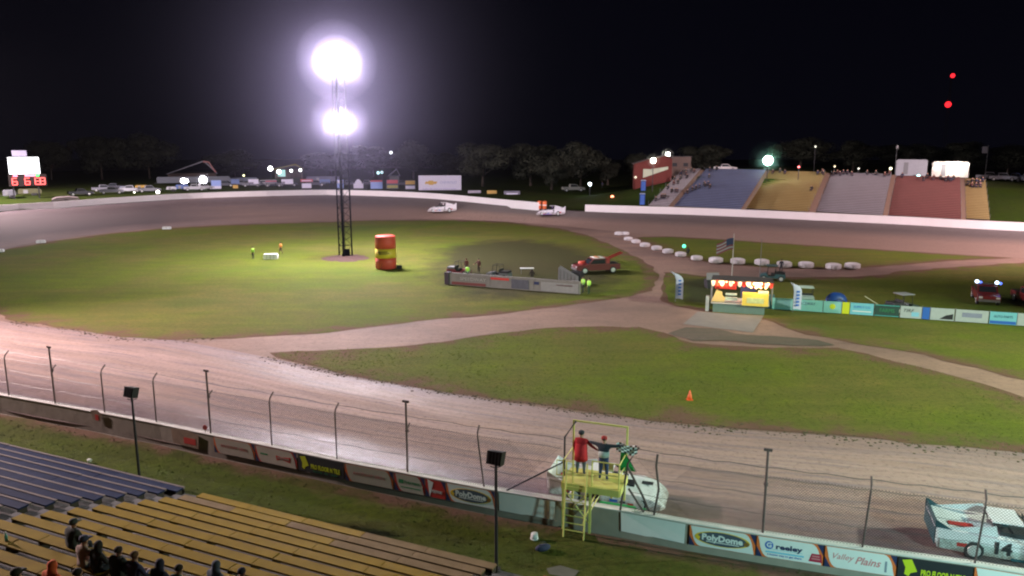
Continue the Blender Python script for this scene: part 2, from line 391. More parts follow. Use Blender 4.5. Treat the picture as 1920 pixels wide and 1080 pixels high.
# bare strip under the wall
# pits and hillside beyond the far wall
WO = [Vector(q) for q in FWP]; WO = [Vector((-150, 60, 1)), Vector((-118, 96, 1.8)), WO[0] + Vector((-2.5, -14, -.2))] + WO + [FWP[13] + far_dir * 80]
UPH = Vector((.46, .89, 0))
def crest(i, p):
    UPH = outn(i)
    x = 960 + FPX * p.x / p.y
    z = 4.2 if x < 1040 else (9.9 if x > 1200 else 4.2 + 5.7 * ((x - 1040) / 160) ** 1.2)
    if x > 1250: z = 9.9 - (x - 1250) / 670 * 1.6
    return p + UPH * 24 + Vector((0, 0, max(z, p.z) - p.z))
hb = MB(); hv = []; WO2 = smooth_curve(WO, 6.)
UPH0 = UPH
def outn(i):
    a, b = WO2[max(0, i - 4)], WO2[min(len(WO2) - 1, i + 4)]; d = (b - a).xy.normalized(); n = Vector((-d.y, d.x, 0)); px = 960 + FPX * WO2[i].x / WO2[i].y; k = max(0, min(1, (px - 900) / 250))
    return (n * (1 - k) + UPH0 * k).normalized()
for i, p in enumerate(WO2):
    UPH = outn(i); c = crest(i, p); e0 = p + UPH * .35; dz_ = Vector((0, 0, 1.5 * max(0, c.z - 4.4) / 5.5))
    row = [e0 + Vector((0, 0, .1)), p + UPH * 1.6 + Vector((0, 0, .15)), p.lerp(c, .35) - dz_, p.lerp(c, .7) - dz_, c - dz_ * .55, c + UPH * 14, c + UPH * 60 + Vector((0, 0, -.2)), c + UPH * 400 + Vector((0, 0, -4))]
    hv += row
k = 8; fs = [(i * k + j, (i + 1) * k + j, (i + 1) * k + j + 1, i * k + j + 1) for i in range(len(WO2) - 1) for j in range(k - 1)]
hb.add(hv, fs); hb.build('hillside', M_HILL, smooth=True, kind='structure')
HV = hv; 
from mathutils.bvhtree import BVHTree
HB = BVHTree.FromPolygons([Vector(v) for v in hv], fs)
def hz(x, y):
    h = HB.ray_cast(Vector((x, y, 60)), Vector((0, 0, -1))); return h[0].z if h[0] else 4.
def HP(px, py):                           # where the ray through a photo point lands on the land beyond the wall
    u, v = (px - 960) / FPX, (540 - py) / FPX; d = Vector((u, CP + v * SP, -SP + v * CP)).normalized()
    h = HB.ray_cast(Vector((0, 0, CH)), d); return h[0] if h[0] else None

# ------------------------------------------------------------------ walls
M_CONC = mat('white painted concrete', (.62, .58, .56), .75, var=.12, scale=1.2, bump=.2)
M_CONC2 = mat('bare concrete', (.30, .26, .22), .85, var=.25, scale=1.4, bump=.3)
M_FARW = mat('far wall white paint', (.80, .74, .76), .6, var=.05, scale=.6)
def ribbon(pts, h, th, side, m, name, label, cap=None):
    o = thing(name, label, 'wall', pts[0]); b = MB(); n = len(pts); vs = []
    o0 = Vector(pts[0])
    for i, p in enumerate(pts):
        d = (pts[min(i + 1, n - 1)] - pts[max(i - 1, 0)]); d.z = 0; d.normalize(); nn = Vector((-d.y, d.x, 0)) * side * th; q = Vector(p) - o0
        vs += [q + Vector((0, 0, -.4)), q + Vector((0, 0, h)), q + nn + Vector((0, 0, h)), q + nn + Vector((0, 0, -.4))]
    fs = []
    for i in range(n - 1):
        for j in range(4): fs.append((i * 4 + j, (i + 1) * 4 + j, (i + 1) * 4 + (j + 1) % 4, i * 4 + (j + 1) % 4))
    fs += [(0, 1, 2, 3), ((n - 1) * 4, (n - 1) * 4 + 3, (n - 1) * 4 + 2, (n - 1) * 4 + 1)]
    b.add(vs, fs); b.build('wall_body', m, o)
    if cap: 
        b = MB(); vs = []; fs = []
        for i, p in enumerate(pts):
            d = (pts[min(i + 1, n - 1)] - pts[max(i - 1, 0)]); d.z = 0; d.normalize(); nn = Vector((-d.y, d.x, 0)) * side; q = Vector(p) - o0
            vs += [q - nn * .02 + Vector((0, 0, h + .004)), q - nn * .02 + Vector((0, 0, h + .045)), q + nn * (th + .02) + Vector((0, 0, h + .045)), q + nn * (th + .02) + Vector((0, 0, h + .004))]
        for i in range(n - 1):
            for j in range(4): fs.append((i * 4 + j, (i + 1) * 4 + j, (i + 1) * 4 + (j + 1) % 4, i * 4 + (j + 1) % 4))
        b.add(vs, fs); b.build('wall_cap', cap, o)
    return o
ribbon([Vector((p.x, p.y, 0)) for p in WP], WH - .045, .30, 1, M_CONC2, 'track_wall', 'long bare concrete wall with banners between the near dirt straight and the grandstand', cap=M_CONC)
fa = smooth_curve([WO[2]] + [fwp(*q) for q in FWT[:9]], 3.)
ribbon(fa, FW, .3, 1, M_FARW, 'track_wall', 'white wall curving round the far left turn, ending at the orange barrels', cap=M_FARW)
fb = smooth_curve([fwp(*q) for q in FWT[9:]] + [FWP[13] + far_dir * 60], 3.)
ribbon(fb, FW + .1, .3, 1, M_FARW, 'track_wall', 'bright white wall below the coloured hillside bleachers', cap=M_FARW)

# ------------------------------------------------------------------ lamps
def point(name, loc, watt, col, size=.6, parent=None):
    l = bpy.data.lights.new(name, 'POINT'); l.energy = watt; l.color = col; l.shadow_soft_size = size
    o = bpy.data.objects.new(name, l); COL.objects.link(o); o.location = loc
    if parent: o.parent = parent
    return o
M_STEEL = mat('galvanised steel', (.22, .22, .23), .45, .7, var=.15)
M_DARK = mat('weathered dark steel', (.035, .033, .04), .6, .4, var=.3)
M_LAMP = mat('floodlight glass', (1, 1, 1), .3, var=0, emit=(1., .93, 1.), es=900.)
M_LAMPH = mat('floodlight housing', (.10, .10, .11), .5, .5, var=.1)
def lamp_head(parent, loc, tilt, rz, r=.32, m=None, name='lamp'):
    b = MB(); b.lathe([(.06, -.28), (.16, -.24), (r * .8, -.06), (r, .0), (r, .03)], 12); h = b.build(name, M_LAMPH, parent, smooth=True)
    h.location = loc; h.rotation_euler = (tilt, 0, rz)
    g = MB(); g.lathe([(r * .93, .034), (r * .93, .045)], 12); gl = g.build('lamp_glass', m or M_LAMP, h)
    return h
TB = P(648, 484)
M_TWR = mat('tower black paint', (.008, .008, .010), .9, 0., var=.2, spec=.05)
tower = thing('lamp_tower', 'tall dark lattice mast with two blazing white lamp clusters standing in the left infield', 'light tower', TB)
tp1, tp2 = D(632, 114, TB.y), D(638, 230, TB.y); H1, H2 = tp1.z, tp2.z
legs = [(-.95, .35), (.85, .4), (-.05, -.7)]
for i, (x, y) in enumerate(legs):
    MB().tube([(x, y, -.2), (x * .93, y * .93, H1 + 1.2)], (.10, .11, .17)[i], 6).build('leg', M_TWR, tower)
for a, b_ in ((0, 1), (1, 2), (2, 0)):
    b = MB(); k = 0; z = .5
    while z < H1:
        s1 = 1 - .07 * z / H1; s2 = 1 - .07 * (z + 1.3) / H1
        A, B = (legs[a], legs[b_]) if k % 2 else (legs[b_], legs[a])
        b.tube([(A[0] * s1, A[1] * s1, z), (B[0] * s2, B[1] * s2, z + 1.3)], .03, 4)
        if k % 2: b.tube([(A[0] * s1, A[1] * s1, z), (B[0] * s1, B[1] * s1, z)], .03, 4)
        z += 1.3; k += 1
    b.build('lattice', M_TWR, tower, kind='stuff')
b = MB(); 
for s in (-.2, .2): b.tube([(s - .05, -.55, .1), (s - .05, -.5, H1)], .03, 5)
z = .4
while z < H1: b.box((-.05, -.53, z), (.4, .03, .03)); z += .35
b.build('ladder', M_TWR, tower)
b = MB(); b.box((.35, -.5, .9), (.7, .4, .9)); b.box((-.1, -.7, .45), (.35, .3, .6)); b.build('switch_box', M_TWR, tower)
for hz_, n_, wd, nm in ((H1, 8, 3.2, 'upper'), (H2, 6, 2.4, 'lower')):
    cx = (tp1.x if nm == 'upper' else tp2.x) - TB.x
    ring = MB(); 
    for rr in range(12): 
        a0, a1 = math.pi * 2 * rr / 12, math.pi * 2 * (rr + 1) / 12
        ring.tube([(cx + wd * .5 * math.cos(a0), wd * .5 * math.sin(a0), hz_ - .1), (cx + wd * .5 * math.cos(a1), wd * .5 * math.sin(a1), hz_ - .1)], .06, 5)
    ring.tube([(cx - wd / 2, 0, hz_ - .1), (cx + wd / 2, 0, hz_ - .1)], .06, 5); ring.tube([(cx, -wd / 2, hz_ - .1), (cx, wd / 2, hz_ - .1)], .06, 5)
    ring.build('lamp_ring', M_TWR, tower)
    for i in range(n_ * 2):
        a = 2 * math.pi * (i // 2 + .25) / n_ * 1.
        lamp_head(tower, (cx + wd * .52 * math.cos(a), wd * .52 * math.sin(a), hz_ + (.38 if i % 2 else -.5)), math.pi / 2 + .35, a - math.pi / 2 + math.pi, .42 if nm == 'upper' else .36)
    for s in (-1, 1):
        point('tower_light', (cx + s * .9, -.6, hz_), TOWER_W / (2 if nm == 'upper' else 3), (1., .90, 1.), 1.1, tower)
mound = MB(); vs = []; fs = []; n = 24
for i in range(7):
    for j in range(n):
        a = 2 * math.pi * j / n; r = (i / 6) * (3.6 + .9 * noise.noise(Vector((math.cos(a), math.sin(a), 3)))); z = .55 * (1 - i / 6) ** 1.4 + .12 * noise.noise(Vector((r * math.cos(a), r * math.sin(a), 9))) * (i < 6) - .02 * (i == 6)
        vs.append((r * math.cos(a), r * math.sin(a) * 1.1, z))
for i in range(6):
    for j in range(n): q = (j + 1) % n; fs.append((i * n + j, i * n + q, (i + 1) * n + q, (i + 1) * n + j))
mound.add(vs, fs); o = mound.build('dirt_mound', mat('mound earth', (.085, .045, .038), .95, var=.4, scale=2.5, bump=.6), smooth=True); o.location = TB
tag(o, kind='structure')
for i, (x, y, h, wt, c, aim, cone) in enumerate(MASTS):
    m_ = thing('floodlight_mast', MAST_LABELS[i], 'light mast', (x, y, -.2), 0, 'floodlight masts round the oval')
    MB().tube([(0, 0, 0), (0, 0, h)], [.22, .12], 8).build('pole', M_STEEL, m_)
    MB().box((0, 0, h - .3), (3.2, .12, .12), rz=math.atan2(aim[1] - y, aim[0] - x) + math.pi / 2).build('crossarm', M_STEEL, m_)
    l = bpy.data.lights.new('mast_light', 'SPOT'); l.energy = wt * MAST_W; l.color = c; l.shadow_soft_size = .8; l.spot_size = R(cone); l.spot_blend = .85
    o = bpy.data.objects.new('mast_light', l); COL.objects.link(o); o.parent = m_; o.location = (0, 0, h + .6)
    o.rotation_euler = (Vector((aim[0] - x, aim[1] - y, -h))).to_track_quat('-Z', 'Y').to_euler()
# ------------------------------------------------------------------ colours
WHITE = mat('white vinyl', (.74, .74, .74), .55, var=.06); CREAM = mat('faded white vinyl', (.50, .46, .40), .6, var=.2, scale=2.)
RED = mat('red print', (.50, .035, .03), .55, var=.1); ORANGE = mat('orange print', (.75, .16, .04), .55, var=.08); NAVY = mat('navy print', (.02, .03, .10), .55, var=.1)
BLUE = mat('blue print', (.03, .13, .50), .5, var=.1); CYAN = mat('light blue print', (.22, .52, .70), .55, var=.08); BLACKP = mat('black print', (.02, .022, .028), .55, var=.2)
LIME = mat('lime print', (.55, .62, .02), .55, var=.05); YEL = mat('yellow print', (.78, .50, .04), .55, var=.06); MAROON = mat('crimson print', (.42, .02, .06), .55, var=.1)
TEAL = mat('teal print', (.08, .45, .45), .5, var=.08); PINK = mat('faded red print', (.62, .22, .24), .6, var=.1); GREEN = mat('green print', (.03, .22, .09), .6, var=.1)
M_SYEL = mat('flag stand yellow paint', (.66, .60, .17), .5, var=.12, scale=4.)
M_POST = mat('rusty fence pipe', (.10, .07, .07), .7, .3, var=.4, scale=6.); M_WIRE = mat('fence wire', (.12, .12, .12), .5, .6, var=0)
RUB = mat('tyre rubber', (.025, .025, .027), .85, var=.2); RIM = mat('painted rim', (.55, .55, .55), .4, .3, var=.05)
RZW = math.atan2(e_w.y, e_w.x)
def wframe(x):                            # point on the wall and its heading at photo column x
    a, b = wallp(x - 15), wallp(x + 15); d = (b - a).normalized(); return (a + b) / 2, d, Vector((-d.y, d.x, 0))
# ------------------------------------------------------------------ catch fence on the wall
fence = thing('catch_fence', 'tall chain link catch fence on bent pipe posts along the near track wall', 'fence', (0, 0, 0))
TALL = {99, 391, 761, 1430}
post_m = {}
def post_mesh(h, bent, tall):
    k = (h, bent, tall)
    if k not in post_m:
        b = MB()
        if tall: b.tube([(0, 0, -.05), (0, 0, h)], .045, 7); b.box((0, 0, h - .03), (.30, .06, .10)); b.tube([(0, .05, h * .60), (0, .30, h * .66)], .035, 5); b.ball((0, .04, h * .58), .09)
        else: b.tube([(0, 0, -.05), (0, 0, h - .45), (0, .06 * bent, h - .22), (0, .30 * bent, h)], .036, 7)
        post_m[k] = b.mesh('post', M_POST)
    return post_m[k]
plist = [12, 99, 192, 289, 391, 506, 628, 761, 905, 1430, 1618, 1830, 2050, -90]
for x in plist:
    q, d, nn = wframe(x); tall = x in TALL; leanx = {905: -.13, 1618: .05, 1830: .05}.get(x, 0)
    o = obj('post', post_mesh(3.3 if tall else 2.6, 1, tall), fence); o.location = q + nn * .15 + Vector((0, 0, WH)); o.rotation_euler = (0, leanx, math.atan2(d.y, d.x))
for pts in ([(1163, .0, 0), (1168, .2, 1.15), (1172, .25, 1.9), (1189, .5, 2.55)], [(1225, .12, 0), (1232, .15, 1.1), (1225, .2, 2.0), (1226, .3, 2.45)], [(1176, .15, .9), (1205, .2, 0)], [(1172, .25, 1.75), (1200, .2, .75), (1215, .2, .1)]):
    MB().tube([wframe(x)[0] + wframe(x)[2] * y + Vector((0, 0, WH + z)) for x, y, z in pts], .045, 6).build('post', M_POST, fence)
fx = [-200] + list(range(-150, 1060, 30)); fx2 = list(range(1180, 1921, 30)) + [2000, 2100]
def fline(xs, h, r, m, nm): 
    MB().tube([wframe(x)[0] + wframe(x)[2] * (.15 + (.22 if h > 2.4 else 0)) + Vector((0, 0, WH + h + .03 * math.sin(x * .07))) for x in xs], r, 4).build(nm, m, fence)
for h in (.75, 1.5, 2.2): fline(fx, h, .009, M_WIRE, 'cable'); fline(fx2, h, .009, M_WIRE, 'cable')
fline(fx2, 2.5, .012, M_WIRE, 'cable'); fline(fx, 2.52, .012, M_WIRE, 'cable')
b = MB()
def wall_arc(x0, x1):
    out = []; L_ = 0; x = x0; prev = None
    while x <= x1:
        p = wallp(x); 
        if prev is not None: L_ += (p - prev).length
        out.append((L_, p)); prev = p; x += 15
    return out
for x0, x1 in ((-150, 1050), (1185, 2050)):
    arc = wall_arc(x0, x1); T = arc[-1][0]
    def at(s):
        s = max(0, min(T, s))
        for (a, p), (c, q) in zip(arc, arc[1:]):
            if s <= c: return p.lerp(q, (s - a) / max(1e-6, c - a))
        return arc[-1][1]
    nn = Vector((.368, .93, 0)); hh = 2.25; s = -hh
    while s < T:
        for sg in (1, -1):
            a0, a1 = (s, s + hh) if sg > 0 else (s + hh, s)
            A = at(a0) + nn * .15 + Vector((0, 0, WH + .02)); B = at(a1) + nn * .15 + Vector((0, 0, WH + .02 + hh)); wv = Vector((.93, -.368, 0)) * .006
            if a0 < 0 or a1 < 0 or a0 > T or a1 > T: continue
            b.add([A - wv, A + wv, B + wv, B - wv], [(0, 1, 2, 3)])
        s += .11
b.build('chain_link', mat('dark mesh wire', (.03, .03, .035), .6, .5, var=0), fence, kind='stuff')
o = thing('red_sign', 'small round red plate on the catch fence above the wall', 'sign', wframe(384)[0] + Vector((0, .08, 0)) + Vector((0, 0, WH)))
b = MB(); b.lathe([(.13, -.02), (.14, 0), (.13, .02)], 12); q = b.build('plate', RED, o); q.rotation_euler = (R(90), 0, RZW); q.location = (0, 0, .28)
MB().tube([(0, 0, 0), (0, 0, .3)], .012, 5).build('stem', M_POST, o)

# ------------------------------------------------------------------ banners on the near wall
def leaf(w_, h):                          # white panel: rounded lower left and upper right corners
    pts = [(-w_ / 2 + .02, h / 2)]
    pts += [(-w_ / 2 + .06 + .34 * (1 - math.cos(t)), h / 2 - h * math.sin(t)) for t in [R(90) * i / 6 for i in range(1, 7)]]
    pts += [(w_ / 2 - .02, -h / 2)]
    pts += [(w_ / 2 - .06 - .34 * (1 - math.cos(t)), -h / 2 + h * math.sin(t)) for t in [R(90) * i / 6 for i in range(1, 7)]]
    return pts
def flat(parent, poly, m, y, name='panel', th=.004):
    return MB().prism(poly, -y - th, -y).build(name, m, parent)
def rect(x0, x1, z0, z1): return [(x0, z0), (x1, z0), (x1, z1), (x0, z1)]
def ell(cx, cz, rx, rz, n=24, a0=0, a1=360): return [(cx + rx * math.cos(R(a0 + (a1 - a0) * i / n)), cz + rz * math.sin(R(a0 + (a1 - a0) * i / n))) for i in range(n + (a1 - a0 < 360))]
def banner(x0, x1, kind, label, h=.80, z=.47, sag=0.):
    a, b_ = wallp(x0), wallp(x1); d = (b_ - a); w_ = d.length; d.normalize(); nn = Vector((-d.y, d.x, 0))
    o = thing('wall_banner', label, 'banner', (a + b_) / 2 - nn * .06 + Vector((0, 0, z)), math.atan2(d.y, d.x), 'advertising banners on the near track wall')
    if kind == 'plain': flat(o, [(-w_ / 2, h / 2), (-w_ / 2 + .03, -h / 2), (-w_ * .1, -h / 2 - .02), (w_ * .02, -h / 2 + .015), (w_ / 2 - .02, -h / 2 - .01), (w_ / 2, h / 2)], WHITE, 0, 'vinyl_sheet'); return o
    if kind == 'torn':
        flat(o, [(-w_ / 2, h / 2), (-w_ / 2 + .1, -h / 2), (w_ / 2 - .1, -h / 2 - .05), (w_ / 2, h / 2 - .1), (w_ * .1, h / 2 + .08)], mat('weathered brown vinyl', (.25, .17, .12), .8, var=.5, scale=3.), 0, 'vinyl_sheet'); flat(o, rect(-.1, w_ / 2 - .25, -.28, .05), RED, .006, 'print'); return o
    if kind == 'dark':
        flat(o, rect(-w_ / 2, w_ / 2, -h / 2, h / 2), BLACKP, 0, 'vinyl_sheet')
        flat(o, [(-w_ / 2 + .12, .30), (-w_ / 2 + .42, .36), (-w_ / 2 + .55, .08), (-w_ / 2 + .62, -.08), (-w_ / 2 + .42, -.16), (-w_ / 2 + .36, -.30), (-w_ / 2 + .22, -.22), (-w_ / 2 + .24, .02)], LIME, .006, 'splash_logo')
        text('PRO FLOOR N TILE', .30, o, LIME, (.26, -.012, -.10), wid=w_ - .95, bold=.012)
        text('flooring   tile   carpet', .13, o, GREEN, (.26, -.012, -.30), wid=w_ - 1.2); return o
    back = RED if kind in ('bow', 'red', 'green') else ORANGE
    flat(o, rect(-w_ / 2, w_ / 2, -h / 2, h / 2), back, 0, 'vinyl_sheet')
    flat(o, [(-w_ / 2, -h / 2), (-w_ / 2 + .22, -h / 2), (-w_ / 2, 0)], NAVY, .003, 'corner_stripe'); flat(o, [(w_ / 2, h / 2), (w_ / 2 - .22, h / 2), (w_ / 2, 0)], NAVY, .003, 'corner_stripe')
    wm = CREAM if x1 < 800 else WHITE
    if kind == 'red':
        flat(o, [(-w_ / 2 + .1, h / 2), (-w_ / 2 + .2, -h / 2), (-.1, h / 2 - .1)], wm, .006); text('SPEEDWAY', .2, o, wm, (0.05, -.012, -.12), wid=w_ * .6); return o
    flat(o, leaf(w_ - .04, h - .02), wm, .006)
    if kind == 'oval':
        flat(o, ell(0, 0, w_ * .42, .30), YEL, .011, 'logo_oval'); flat(o, ell(0, 0, w_ * .38, .275), mat('slate print', (.07, .09, .13), .5, var=.1), .016, 'logo_oval')
        text('PolyDome', .34, o, WHITE, (0, -.025, .02), wid=w_ * .62, bold=.014); flat(o, rect(-w_ * .24, w_ * .26, -.155, -.125), wm, .021, 'underline'); flat(o, ell(-w_ * .37, -.03, .09, .08, 12), YEL, .021, 'logo_dot'); flat(o, ell(w_ * .37, -.03, .10, .09, 12), mat('bronze print', (.25, .12, .03), .5, var=.1), .021, 'logo_dot')
    elif kind == 'greeley':
        flat(o, ell(-w_ * .31, .10, .15, .16, 16), BLUE, .011, 'logo_dot'); text('G', .26, o, wm, (-w_ * .31, -.02, .10), bold=.01); text('reeley', .27, o, NAVY, (-.03, -.012, .07), wid=w_ * .40, bold=.01)
        flat(o, rect(-w_ * .34, w_ * .20, -.06, -.045), CYAN, .011, 'rule_line'); flat(o, rect(-w_ * .36, w_ * .22, -.20, -.13), CYAN, .011, 'rule_line'); text('a better way to get there', .1, o, BLUE, (-w_ * .07, -.018, -.26), wid=w_ * .52)
        flat(o, [(w_ * .29, -.30), (w_ * .33, .02), (w_ * .47, .02), (w_ * .49, -.30)], MAROON, .011, 'logo_patch'); flat(o, rect(w_ * .34, w_ * .45, -.10, -.05), PINK, .016, 'patch_line'); flat(o, rect(w_ * .33, w_ * .46, -.20, -.15), PINK, .016, 'patch_line')
    elif kind == 'script': text('Valley', .32, o, PINK, (-w_ * .26, -.012, .06), shear=.35, wid=w_ * .30); text('Plains', .40, o, PINK, (w_ * .10, -.012, .0), shear=.35, wid=w_ * .36, bold=.006); flat(o, rect(w_ * .345, w_ * .375, -.28, .14), mat('grey print', (.25, .28, .35), .6, var=.1), .011, 'rule_line')
    elif kind == 'bow': flat(o, [(-w_ * .0, .10), (w_ * .14, .04), (w_ * .36, .12), (w_ * .34, -.16), (w_ * .14, -.08), (w_ * .02, -.14)], RED, .011, 'bow_logo'); text('BUDWEISER', .12, o, wm, (w_ * .18, -.02, -.02), wid=w_ * .28); flat(o, rect(-w_ * .38, -w_ * .2, .0, .08), GREEN, .011, 'print')
    elif kind == 'red_text': text('RACEWAY GRILL', .2, o, PINK, (0, -.012, .02), wid=w_ * .66, shear=.2)
    elif kind == 'green': flat(o, rect(-w_ * .36, -w_ * .2, -.02, .16), GREEN, .011, 'print'); text('TURF FARM', .17, o, GREEN, (w_ * .08, -.012, .05), wid=w_ * .5); flat(o, rect(-w_ * .3, w_ * .36, -.2, -.16), GREEN, .011, 'rule_line')
    elif kind == 'blue': flat(o, ell(-w_ * .1, -.02, w_ * .26, .26), CYAN, .011, 'logo_oval'); text('AUTO', .26, o, BLUE, (-w_ * .1, -.02, 0), wid=w_ * .36)
    return o
for a in ((322, 374, 'torn', 'small weathered brown and red banner, leftmost on the near wall'), (402, 478, 'red_text', 'faded cream banner with pale red lettering left of the bow shaped logo'),
          (480, 557, 'bow', 'faded cream banner with a red bow tie shaped beer logo'), (560, 645, 'dark', 'black banner with lime lettering left of the dirt track glare'),
          (648, 738, 'red_text', 'faded cream banner with pale lettering right of the left black banner'), (741, 797, 'green', 'pale banner with small green print on the near wall'),
          (799, 836, 'red', 'short red banner beside the left oval logo banner'), (838, 930, 'oval', 'dim white banner with oval logo left of the lamp pole'),
          (936, 1042, 'plain', 'blank white banner left of the yellow flag stand'), (1165, 1286, 'plain', 'blank white banner just right of the yellow flag stand'),
          (1294, 1418, 'oval', 'bright white banner with oval logo right of the flag stand'), (1420, 1545, 'greeley', 'white banner reading Greeley with a crimson patch'),
          (1548, 1682, 'script', 'white banner with pale red script lettering'), (1685, 1825, 'dark', 'black banner with lime lettering at the lower right'),
          (1828, 1990, 'blue', 'white banner with light blue oval cut by the right edge of the picture')): banner(*a)
o = banner(172, 192, 'torn', 'little orange brown notice board on top of the wall at the far left', h=.5, z=.75)

# ------------------------------------------------------------------ flag stand
FS0, dW, nW = wframe(1112); FS0.z = 0
fs_ = thing('flag_stand', 'yellow steel flag stand with ladder straddling the track wall', 'flag stand', FS0, RZW)
b = MB(); b.box((0, .2, 1.97), (2.3, 1.45, .07)); b.build('deck', M_SYEL, fs_)
b = MB(); b.box((0, -.56, 1.86), (2.3, .05, .28)); b.box((0, .95, 1.86), (2.3, .05, .28)); b.box((-1.17, .2, 1.86), (.05, 1.45, .28)); b.box((1.17, .2, 1.86), (.05, 1.45, .28)); b.build('skirt_panel', M_SYEL, fs_)
for x, y, z0, z1, r in ((-1.1, -.52, 0, 1.9, .045), (.0, -.52, 0, 1.9, .045), (.55, .9, .93, 1.9, .04), (1.08, .9, .93, 1.9, .04), (-1.1, .9, .0, 1.9, .04)):
    MB().box((x, y, (z0 + z1) / 2), (r * 2, r * 2, z1 - z0)).build('leg', M_SYEL, fs_)
b = MB()
for s in (-.95, -.12): b.tube([(s, -.98, -.1), (s, -.60, 2.95)], .035, 6)
b.build('ladder_rail', M_SYEL, fs_)
for i in range(7): MB().tube([(-.95, -.96 + .052 * i * 1.0, .22 + .28 * i), (-.12, -.96 + .052 * i, .22 + .28 * i)], .022, 5).build('rung', M_SYEL, fs_)
for i in range(3): MB().box((.82, .9, 1.15 + .26 * i), (.5, .05, .04)).build('rung', M_SYEL, fs_)
for A, B in (((-1.1, -.5, 1.7), (0, -.5, .35)), ((0, -.5, 1.7), (-.7, -.5, 1.0)), ((.0, -.5, .9), (.5, .6, 1.9)), ((-.3, -.5, .3), (.25, .2, 1.9))): MB().tube([A, B], .025, 5).build('brace', M_SYEL, fs_)
# tall goal-post frame on the track side
for x in (-1.1, 1.12): MB().box((x, .93, 3.02), (.07, .07, 2.05)).build('frame_post', M_SYEL, fs_)
MB().box((0.01, .93, 4.06), (2.29, .06, .06)).build('frame_bar', M_SYEL, fs_)
# guard rails
def rail(parts, nm='guard_rail'):
    b = MB()
    for p in parts: b.tube(p, .028, 5)
    b.build(nm, M_SYEL, fs_)
rail([[(.05, -.5, 2.0), (.05, -.5, 3.05)], [(1.12, -.5, 2.0), (1.12, -.5, 3.05)], [(.05, -.5, 3.05), (1.12, -.5, 3.05)], [(.05, -.5, 2.55), (1.12, -.5, 2.55)]])
rail([[(-1.12, -.5, 2.0), (-1.12, -.5, 2.95), (-.72, -.5, 2.95), (-.72, -.5, 2.0)], [(-1.12, -.5, 2.5), (-.72, -.5, 2.5)]])
rail([[(1.12, -.5, 3.0), (1.12, .9, 3.0)], [(1.12, -.5, 2.5), (1.12, .9, 2.5)]]); rail([[(-1.12, -.5, 2.9), (-1.12, .9, 2.9)]])
rail([[(-1.1, .9, 2.25), (-1.8, .9, 2.25), (-1.8, .9, 1.6), (-1.1, .9, 1.6)]], 'outrigger')
b = MB(); b.tube([(-1.3, .3, 1.9), (-1.3, .3, 3.55), (-1.0, .9, 4.05)], .04, 6); b.build('black_mast', M_DARK, fs_)
q0 = wallp(948) - FS0; q0.rotate(Matrix.Rotation(-RZW, 3, 'Z'))
MB().tube([(-1.3, .3, 2.5), (q0.x, .1, WH)], .035, 6).build('black_brace', M_DARK, fs_)
b = MB(); b.box((0.35, .9, 2.25), (.5, .02, .35)); b.build('notice_plate', mat('pale notice', (.5, .5, .35), .6, var=.3, scale=8.), fs_)
# ------------------------------------------------------------------ people
def pose(name, J, bones, rad, matof, extra=None, sub=1):
    me = bpy.data.meshes.new(name); names = list(J); idx = {k: i for i, k in enumerate(names)}
    me.from_pydata([J[k] for k in names], [(idx[a], idx[b_]) for a, b_ in bones], [])
    o = bpy.data.objects.new(name, me); COL.objects.link(o)
    md = o.modifiers.new('s', 'SKIN'); md.use_smooth_shade = True
    for i, k in enumerate(names): me.skin_vertices[0].data[i].radius = (rad[k], rad[k] * .82 if k in ('chest', 'belly', 'pelvis') else rad[k]); 
    me.skin_vertices[0].data[idx['pelvis']].use_root = True
    if sub: s_ = o.modifiers.new('u', 'SUBSURF'); s_.levels = sub
    bpy.context.view_layer.update()
    m2 = bpy.data.meshes.new_from_object(o.evaluated_get(bpy.context.evaluated_depsgraph_get())); bpy.data.objects.remove(o)
    V = {k: Vector(J[k]) for k in J}
    for i in range(4): m2.materials.append(None)
    for p in m2.polygons:
        c = p.center; best = None
        for a, b_ in bones:
            q, t = intersect_point_line(c, V[a], V[b_]); t = max(0, min(1, t)); q = V[a].lerp(V[b_], t); d = (c - q).length - (rad[a] * (1 - t) + rad[b_] * t) * .9
            if best is None or d < best[0]: best = (d, matof(a, b_, t, c))
        p.material_index = best[1]; p.use_smooth = True
    m2.name = 'body'; return m2
BASER = dict(pelvis=.145, belly=.135, chest=.165, neck=.055, head=.085, crown=.088, top=.05, shl=.07, shr=.07, ell=.05, elr=.05, wrl=.034, wrr=.034, hal=.040, har=.040, hil=.10, hir=.10, knl=.068, knr=.068, anl=.045, anr=.045, tol=.042, tor=.042,
             f1l=.012, f1r=.012, f2l=.012, f2r=.012, f3l=.012, f3r=.012, f4l=.012, f4r=.012, tml=.014, tmr=.014)
BONES = [('pelvis', 'belly'), ('belly', 'chest'), ('chest', 'neck'), ('neck', 'head'), ('head', 'crown'), ('crown', 'top'), ('chest', 'shl'), ('chest', 'shr'), ('shl', 'ell'), ('shr', 'elr'), ('ell', 'wrl'), ('elr', 'wrr'), ('wrl', 'hal'), ('wrr', 'har'),
         ('pelvis', 'hil'), ('pelvis', 'hir'), ('hil', 'knl'), ('hir', 'knr'), ('knl', 'anl'), ('knr', 'anr'), ('anl', 'tol'), ('anr', 'tor')]
def fingers(J):
    B = []
    for s in ('l', 'r'):
        w_, h = Vector(J['wr' + s]), Vector(J['ha' + s]); d = (h - w_).normalized(); sd = d.cross(Vector((0, 1, .3))).normalized() * .016
        for i in range(4):
            k = f'f{i + 1}{s}'; J[k] = tuple(h + d * (.085 - .01 * abs(i - 1)) + sd * (i - 1.5) * 1.3 + Vector((0, .015, -.01))); B.append(('ha' + s, k))
        J['tm' + s] = tuple(h + d * .02 + sd * 3.2); B.append(('ha' + s, 'tm' + s))
    return B
